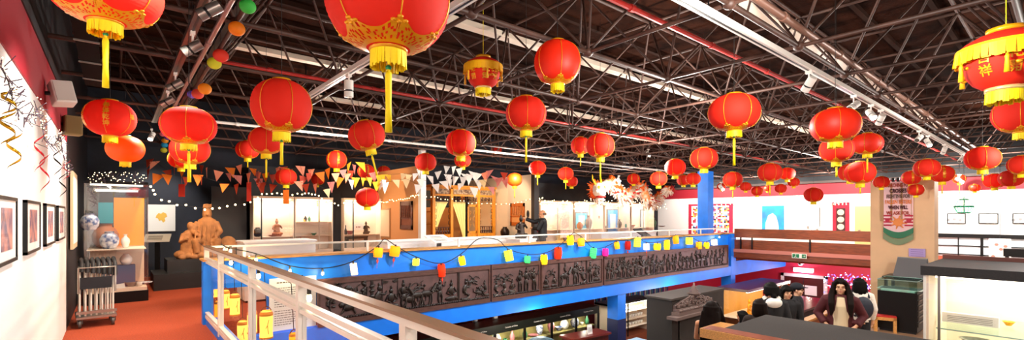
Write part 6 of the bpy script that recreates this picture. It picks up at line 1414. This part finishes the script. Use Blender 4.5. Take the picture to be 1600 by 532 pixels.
    def hr(b):
        b2 = MB(); b2.ell((0,0,0), (.086*k,.102*k,.092*k), 16, 10); b.add([Rh@Vector(v)+Hd((0,.024,.052)) for v in b2.v], b2.f, True)
        if hair != 'bald': 
            for s_ in (-1,1): b.path([Hd((s_*.03,-.07,.105)), Hd((s_*.07,-.045,.06)), Hd((s_*.082,-.005,.0))], [.02*k,.025*k,.022*k], 8)
        if hair in ('long','bob','bun','fringe'):
            z1 = {'long': -.36, 'bob': -.17, 'bun': -.06, 'fringe': -.12}[hair]
            for i in range(13):
                a = -.25+ (PI+.5)*i/12; x, y = .078*math.cos(a), .03+.075*math.sin(a)
                b.path([Hd((x,y,.07)), Hd((x*1.12,y*1.05,-.04)), Hd((x*1.15,y*1.0+(.0 if y > 0 else .0),z1*.6)), Hd((x*(1.05+.3*(hair == 'long')),y*.9,z1+.03*math.sin(i*2)))], [.03*k,.034*k,.034*k,.014*k], 8)
        if hair == 'long':
            for s_ in (-1,1):
                for q_ in (0, .02): b.path([Hd((s_*.05,-.05,.115)), Hd((s_*.088,-.035,.04)), Hd((s_*(.105+q_),-.06,-.10)), Hd((s_*(.11+q_),-.145,-.24)), Hd((s_*(.105+q_),-.165,-.38-q_*2))], [.016*k,.026*k,.034*k,.034*k,.012*k], 8)
            for i in range(7): x = -.1+.2*i/6; b.path([Hd((x*.8,.09,.0)), Hd((x,.12,-.16)), Hd((x*1.1,.15,-.3)), Hd((x,.15,-.4))], [.035*k,.04*k,.034*k,.012*k], 8)
        if hair in ('fringe',):
            for i in range(7): x = -.05+.1*i/6; b.path([Hd((x,-.05,.115)), Hd((x*1.15,-.088,.075)), Hd((x*1.2,-.092,.034))], [.016*k,.013*k,.006*k], 6)
        if hair == 'bun': b.path([Hd((0,.08,.0)), Hd((0,.12,-.07)), Hd((0,.11,-.2)), Hd((0,.10,-.3))], [.05*k,.04*k,.034*k,.012*k])
    if hair == 'bald':
        part('hair', lambda b: [b.ell(Hd((.07*math.cos(a),.03+.075*math.sin(a),.01)), (.022*k,.022*k,.04*k), 8, 6) for a in [i*PI/8 for i in range(9)]], hm, t, remesh=.01)
    else: part('hair', hr, hm, t, remesh=.0095, smooth=1)
    if cap:
        cp_ = part('cap', lambda b: (b.add([Rh@Vector(v)+Hd((0,.015,.062)) for v in (lambda e: (e.ell((0,0,0),(.098*k,.114*k,.085*k),16,10), e.v)[1])(MB())], [(i*16+q, i*16+(q+1)%16, (i+1)*16+(q+1)%16, (i+1)*16+q) for i in range(10) for q in range(16)], True), b.path([Hd((0,-.08,.07)), Hd((0,-.175,.055))], [.075*k,.06*k], 12, sq=1) if 0 else None), cap, t)
        part('cap_brim', lambda b: b.add([Hd((.075*math.cos(a)*1.0, -.07-(.11*abs(math.sin(a)) if q else 0), .062+(.0 if q else .004)-z_)) for q in (0,1) for z_ in (0,.006) for a in [PI*i/8 for i in range(9)]], [(i,i+1,i+19,i+18) for i in range(8)]+[(i+9,i+27,i+28,i+10) for i in range(8)]+[(i+18,i+19,i+28,i+27) for i in range(8)]), cap, t)
        part('cap_letter', lambda b: b.ell(Hd((0,-.098,.09)), (.015*k,.006*k,.018*k), 8, 6), M_paper, t)
    tr = trousers or mat('dark_trousers','15161C',.8)
    part('trousers', lambda b: (b.loft([(0,0,.84*k,.17*k*slim,.12*k),(0,0,1.0*k,.145*k*slim,.11*k)], 16), [b.path([(s_*.08*k,0,.88*k),(s_*.088*k,-.01,.5*k),(s_*.09*k,.01,.12*k)], [.105*k,.08*k,.062*k], 12) for s_ in (-1,1)]), tr, t, remesh=.014)
    for s_ in (-1,1): part('shoe', lambda b: (b.path([(s_*.09*k,.055*k,.045*k),(s_*.09*k,-.05*k,.045*k),(s_*.09*k,-.15*k,.035*k)], [.048*k,.05*k,.036*k], 10, sq=.8)), mat('black_shoe','121214',.4), t)
    if coat and under: 
        part('top', lambda b: b.loft([(0,-.02*k,.86*k,.15*k*slim,.125*k),(0,-.02*k,1.05*k,.14*k*slim,.118*k),(0,-.015*k,1.25*k,.155*k*slim,.122*k),(0,-.01*k,1.36*k,.13*k*slim,.09*k),(0,0,1.41*k,.06*k,.062*k)], 20), under, t, remesh=.012)
    def gm2(b):
        th = .018 if not coat else .034
        def ring(z, rx, ry, dy=0): return (0, dy*k, z*k, (rx+th)*k*slim, (ry+th)*k)
        if sleeve: b.loft([ring(.84,.16,.112),ring(.98,.14,.10),ring(1.1,.13,.095),ring(1.22,.15,.103),ring(1.33,.17,.092),ring(1.385,.11,.07),ring(1.42,.045,.045)], 20)
        else: b.loft([ring(.84,.155,.11),ring(1.04,.13,.095),ring(1.2,.148,.105),ring(1.3,.135,.095)], 20)
        if sleeve:
            for a in sh: arm(b, [a[0], a[1], tuple(Vector(a[1]).lerp(Vector(a[2]), .93))], [.06+th*.6,.055+th*.7,.046+th*.7,.034+th*.7])
        else:
            for s_ in (-1,1): b.path([S_((s_*.09,-.08,1.3)), S_((s_*.09,-.0,1.40)), S_((s_*.09,.08,1.3))], .01*k, 6)
    if gar:
        g = part('jacket' if coat else 'shirt', gm2, gar, t, remesh=.012, smooth=2)
        if coat and under:
            # open front: boolean out a wedge so that the top shows
            cb = MB(); cb.prism([(-.045*k,1.40*k),(.045*k,1.40*k),(.085*k,1.1*k),(.10*k,.8*k),(-.10*k,.8*k),(-.085*k,1.1*k)], -.4, -.03*k)
            c_me = cb.mesh('cutter', M_black); c_ob = bpy.data.objects.new('cutter', c_me); COL.objects.link(c_ob); c_ob.parent = t
            md = g.modifiers.new('open', 'BOOLEAN'); md.operation = 'DIFFERENCE'; md.object = c_ob; md.solver = 'FAST'
            bpy.context.view_layer.update(); dg = bpy.context.evaluated_depsgraph_get(); me = bpy.data.meshes.new_from_object(g.evaluated_get(dg)); g.modifiers.clear(); g.data = me; bpy.data.objects.remove(c_ob)
    if extras: extras(t, S_, Hd, k)
    return t
def face_to(px_from, target):  # rotation so that local -Y looks along a world direction
    return math.atan2(target[0], -target[1])
CAMD = Vector((CA*0+SA, CA))      # view direction on the floor plan
def dirpx(right, away):           # world direction from picture-right and away-from-camera parts
    f = Vector((math.sin(R(40)), math.cos(R(40)))); r_ = Vector((math.cos(R(40)), -math.sin(R(40)))); v = r_*right+f*away
    return math.atan2(v.x, -v.y)
def ppos(px, py_top, d, h, z): p = P(px, py_top, d=d); return (p.x, p.y, z)
M_bh = mat('black_hair','0C0908',.7, spec=.12); M_brh = mat('brown_hair','140905',.7, spec=.12); M_suit = mat('black_suit','0C0C0F',.7)
# man in black
def suit_x(t, S_, Hd, k):
    part('lanyard', lambda b: (b.path([S_((-.07,.03,1.43)), S_((-.085,-.12,1.3)), S_((0,-.15,1.0))], .008, 5), b.path([S_((.07,.03,1.43)), S_((.085,-.12,1.3)), S_((0,-.15,1.0))], .008, 5)), mat('cyan_ribbon','48C0D0',.6), t)
    part('red_tie', lambda b: b.path([S_((0,-.13,1.3)), S_((0,-.155,1.0))], [.012,.022], 6), mat('tie_red','C03040',.6), t)
person('man in a black suit with a cyan lanyard, pointing at the wall', (10.9, 10.7, 0), dirpx(-1, .15), 1.76, M_skin2, 'bald', mat('grey_brown_hair','6A4A34',.6), coat=M_suit, pose='point', extras=suit_x, trousers=M_suit)
p = P(848, 337, d=15.0); [o for o in COL.objects if o.name.startswith('person')][-1].location = (p.x, p.y, 0)
def at(px, top, h, floor=-1.0):   # where a head top row fixes the distance
    d = (EYE-(floor+h))*FPX/(top-HOR); p = P(px, top, d=d); return (p.x, p.y, floor)
def bag(t, S_, Hd, k):
    part('backpack', lambda b: (b.ell(S_((0,.2,1.12)), (.15,.09,.2)), b.path([S_((-.12,.12,1.3)), S_((-.13,-.02,1.42)), S_((-.13,-.13,1.25)), S_((-.12,-.1,1.0)), S_((-.1,.12,.95))], .02, 6), b.path([S_((.12,.12,1.3)), S_((.13,-.02,1.42)), S_((.13,-.13,1.25)), S_((.12,-.1,1.0)), S_((.1,.12,.95))], .02, 6)), mat('navy_nylon','101828',.6), t, remesh=.015)
def hood(t, S_, Hd, k):
    part('hood', lambda b: (b.ell(S_((0,.11,1.36)), (.12,.06,.08)), b.path([S_((-.10,.03,1.42)), S_((-.085,-.09,1.37))], [.04,.025]), b.path([S_((.10,.03,1.42)), S_((.085,-.09,1.37))], [.04,.025])), M_paper, t, remesh=.012)
person('woman with long dark hair in a wine-red jacket over a cream top', at(1313, 437, 1.63), dirpx(-.62, -1), 1.63, M_skin, 'long', M_brh, coat=mat('wine_jacket','4A0E16',.8), under=mat('cream_knit','D8C4A0',.8), pose='hips', head_turn=.0)
person('woman with black hair seen from behind, white fleece and dark backpack', at(1343, 436, 1.5), dirpx(.35, 1), 1.5, M_skin, 'bob', M_bh, top=mat('white_fleece','E4DCD0',.95, noise=.1, nscale=40), pose='stand', extras=bag)
person('young woman with fringe and short black hair glancing back', at(1229, 448, 1.46), dirpx(-.3, -1), 1.46, M_skin, 'fringe', M_bh, top=mat('charcoal_sweater','1A181A',.9), pose='stand', head_turn=.25)
person('young person in a dark baseball cap and black top', at(1245, 444, 1.44), dirpx(.75, -.65), 1.44, M_skin, 'bald', M_bh, top=mat('black_hoodie','121116',.9), cap=mat('navy_cap','10131E',.8), pose='stand')
person('woman with dark hair from behind in black jacket with white hood', at(1205, 443, 1.58), dirpx(.15, 1), 1.58, M_skin, 'bun', M_bh, coat=mat('black_jacket','141316',.8), pose='stand', extras=hood)
person('visitor with brown bobbed hair seen from behind at the counter', at(1187, 469, 1.42), dirpx(.3, 1), 1.42, M_skin2, 'bob', M_brh, top=mat('dark_brown_coat','2A1C16',.9), pose='lean')
person('child with black hair low behind the counter corner', at(1160, 487, 1.15), dirpx(-.7, .7), 1.15, M_skin2, 'bob', M_bh, top=mat('grey_child_top','3A3A44',.9), pose='stand')
person('woman with long brown hair and bare shoulder at the wooden edge', at(1112, 473, 1.5), dirpx(.6, .8), 1.5, M_skin2, 'long', M_brh, top=mat('black_camisole','14100F',.8), sleeve=False, pose='lean')
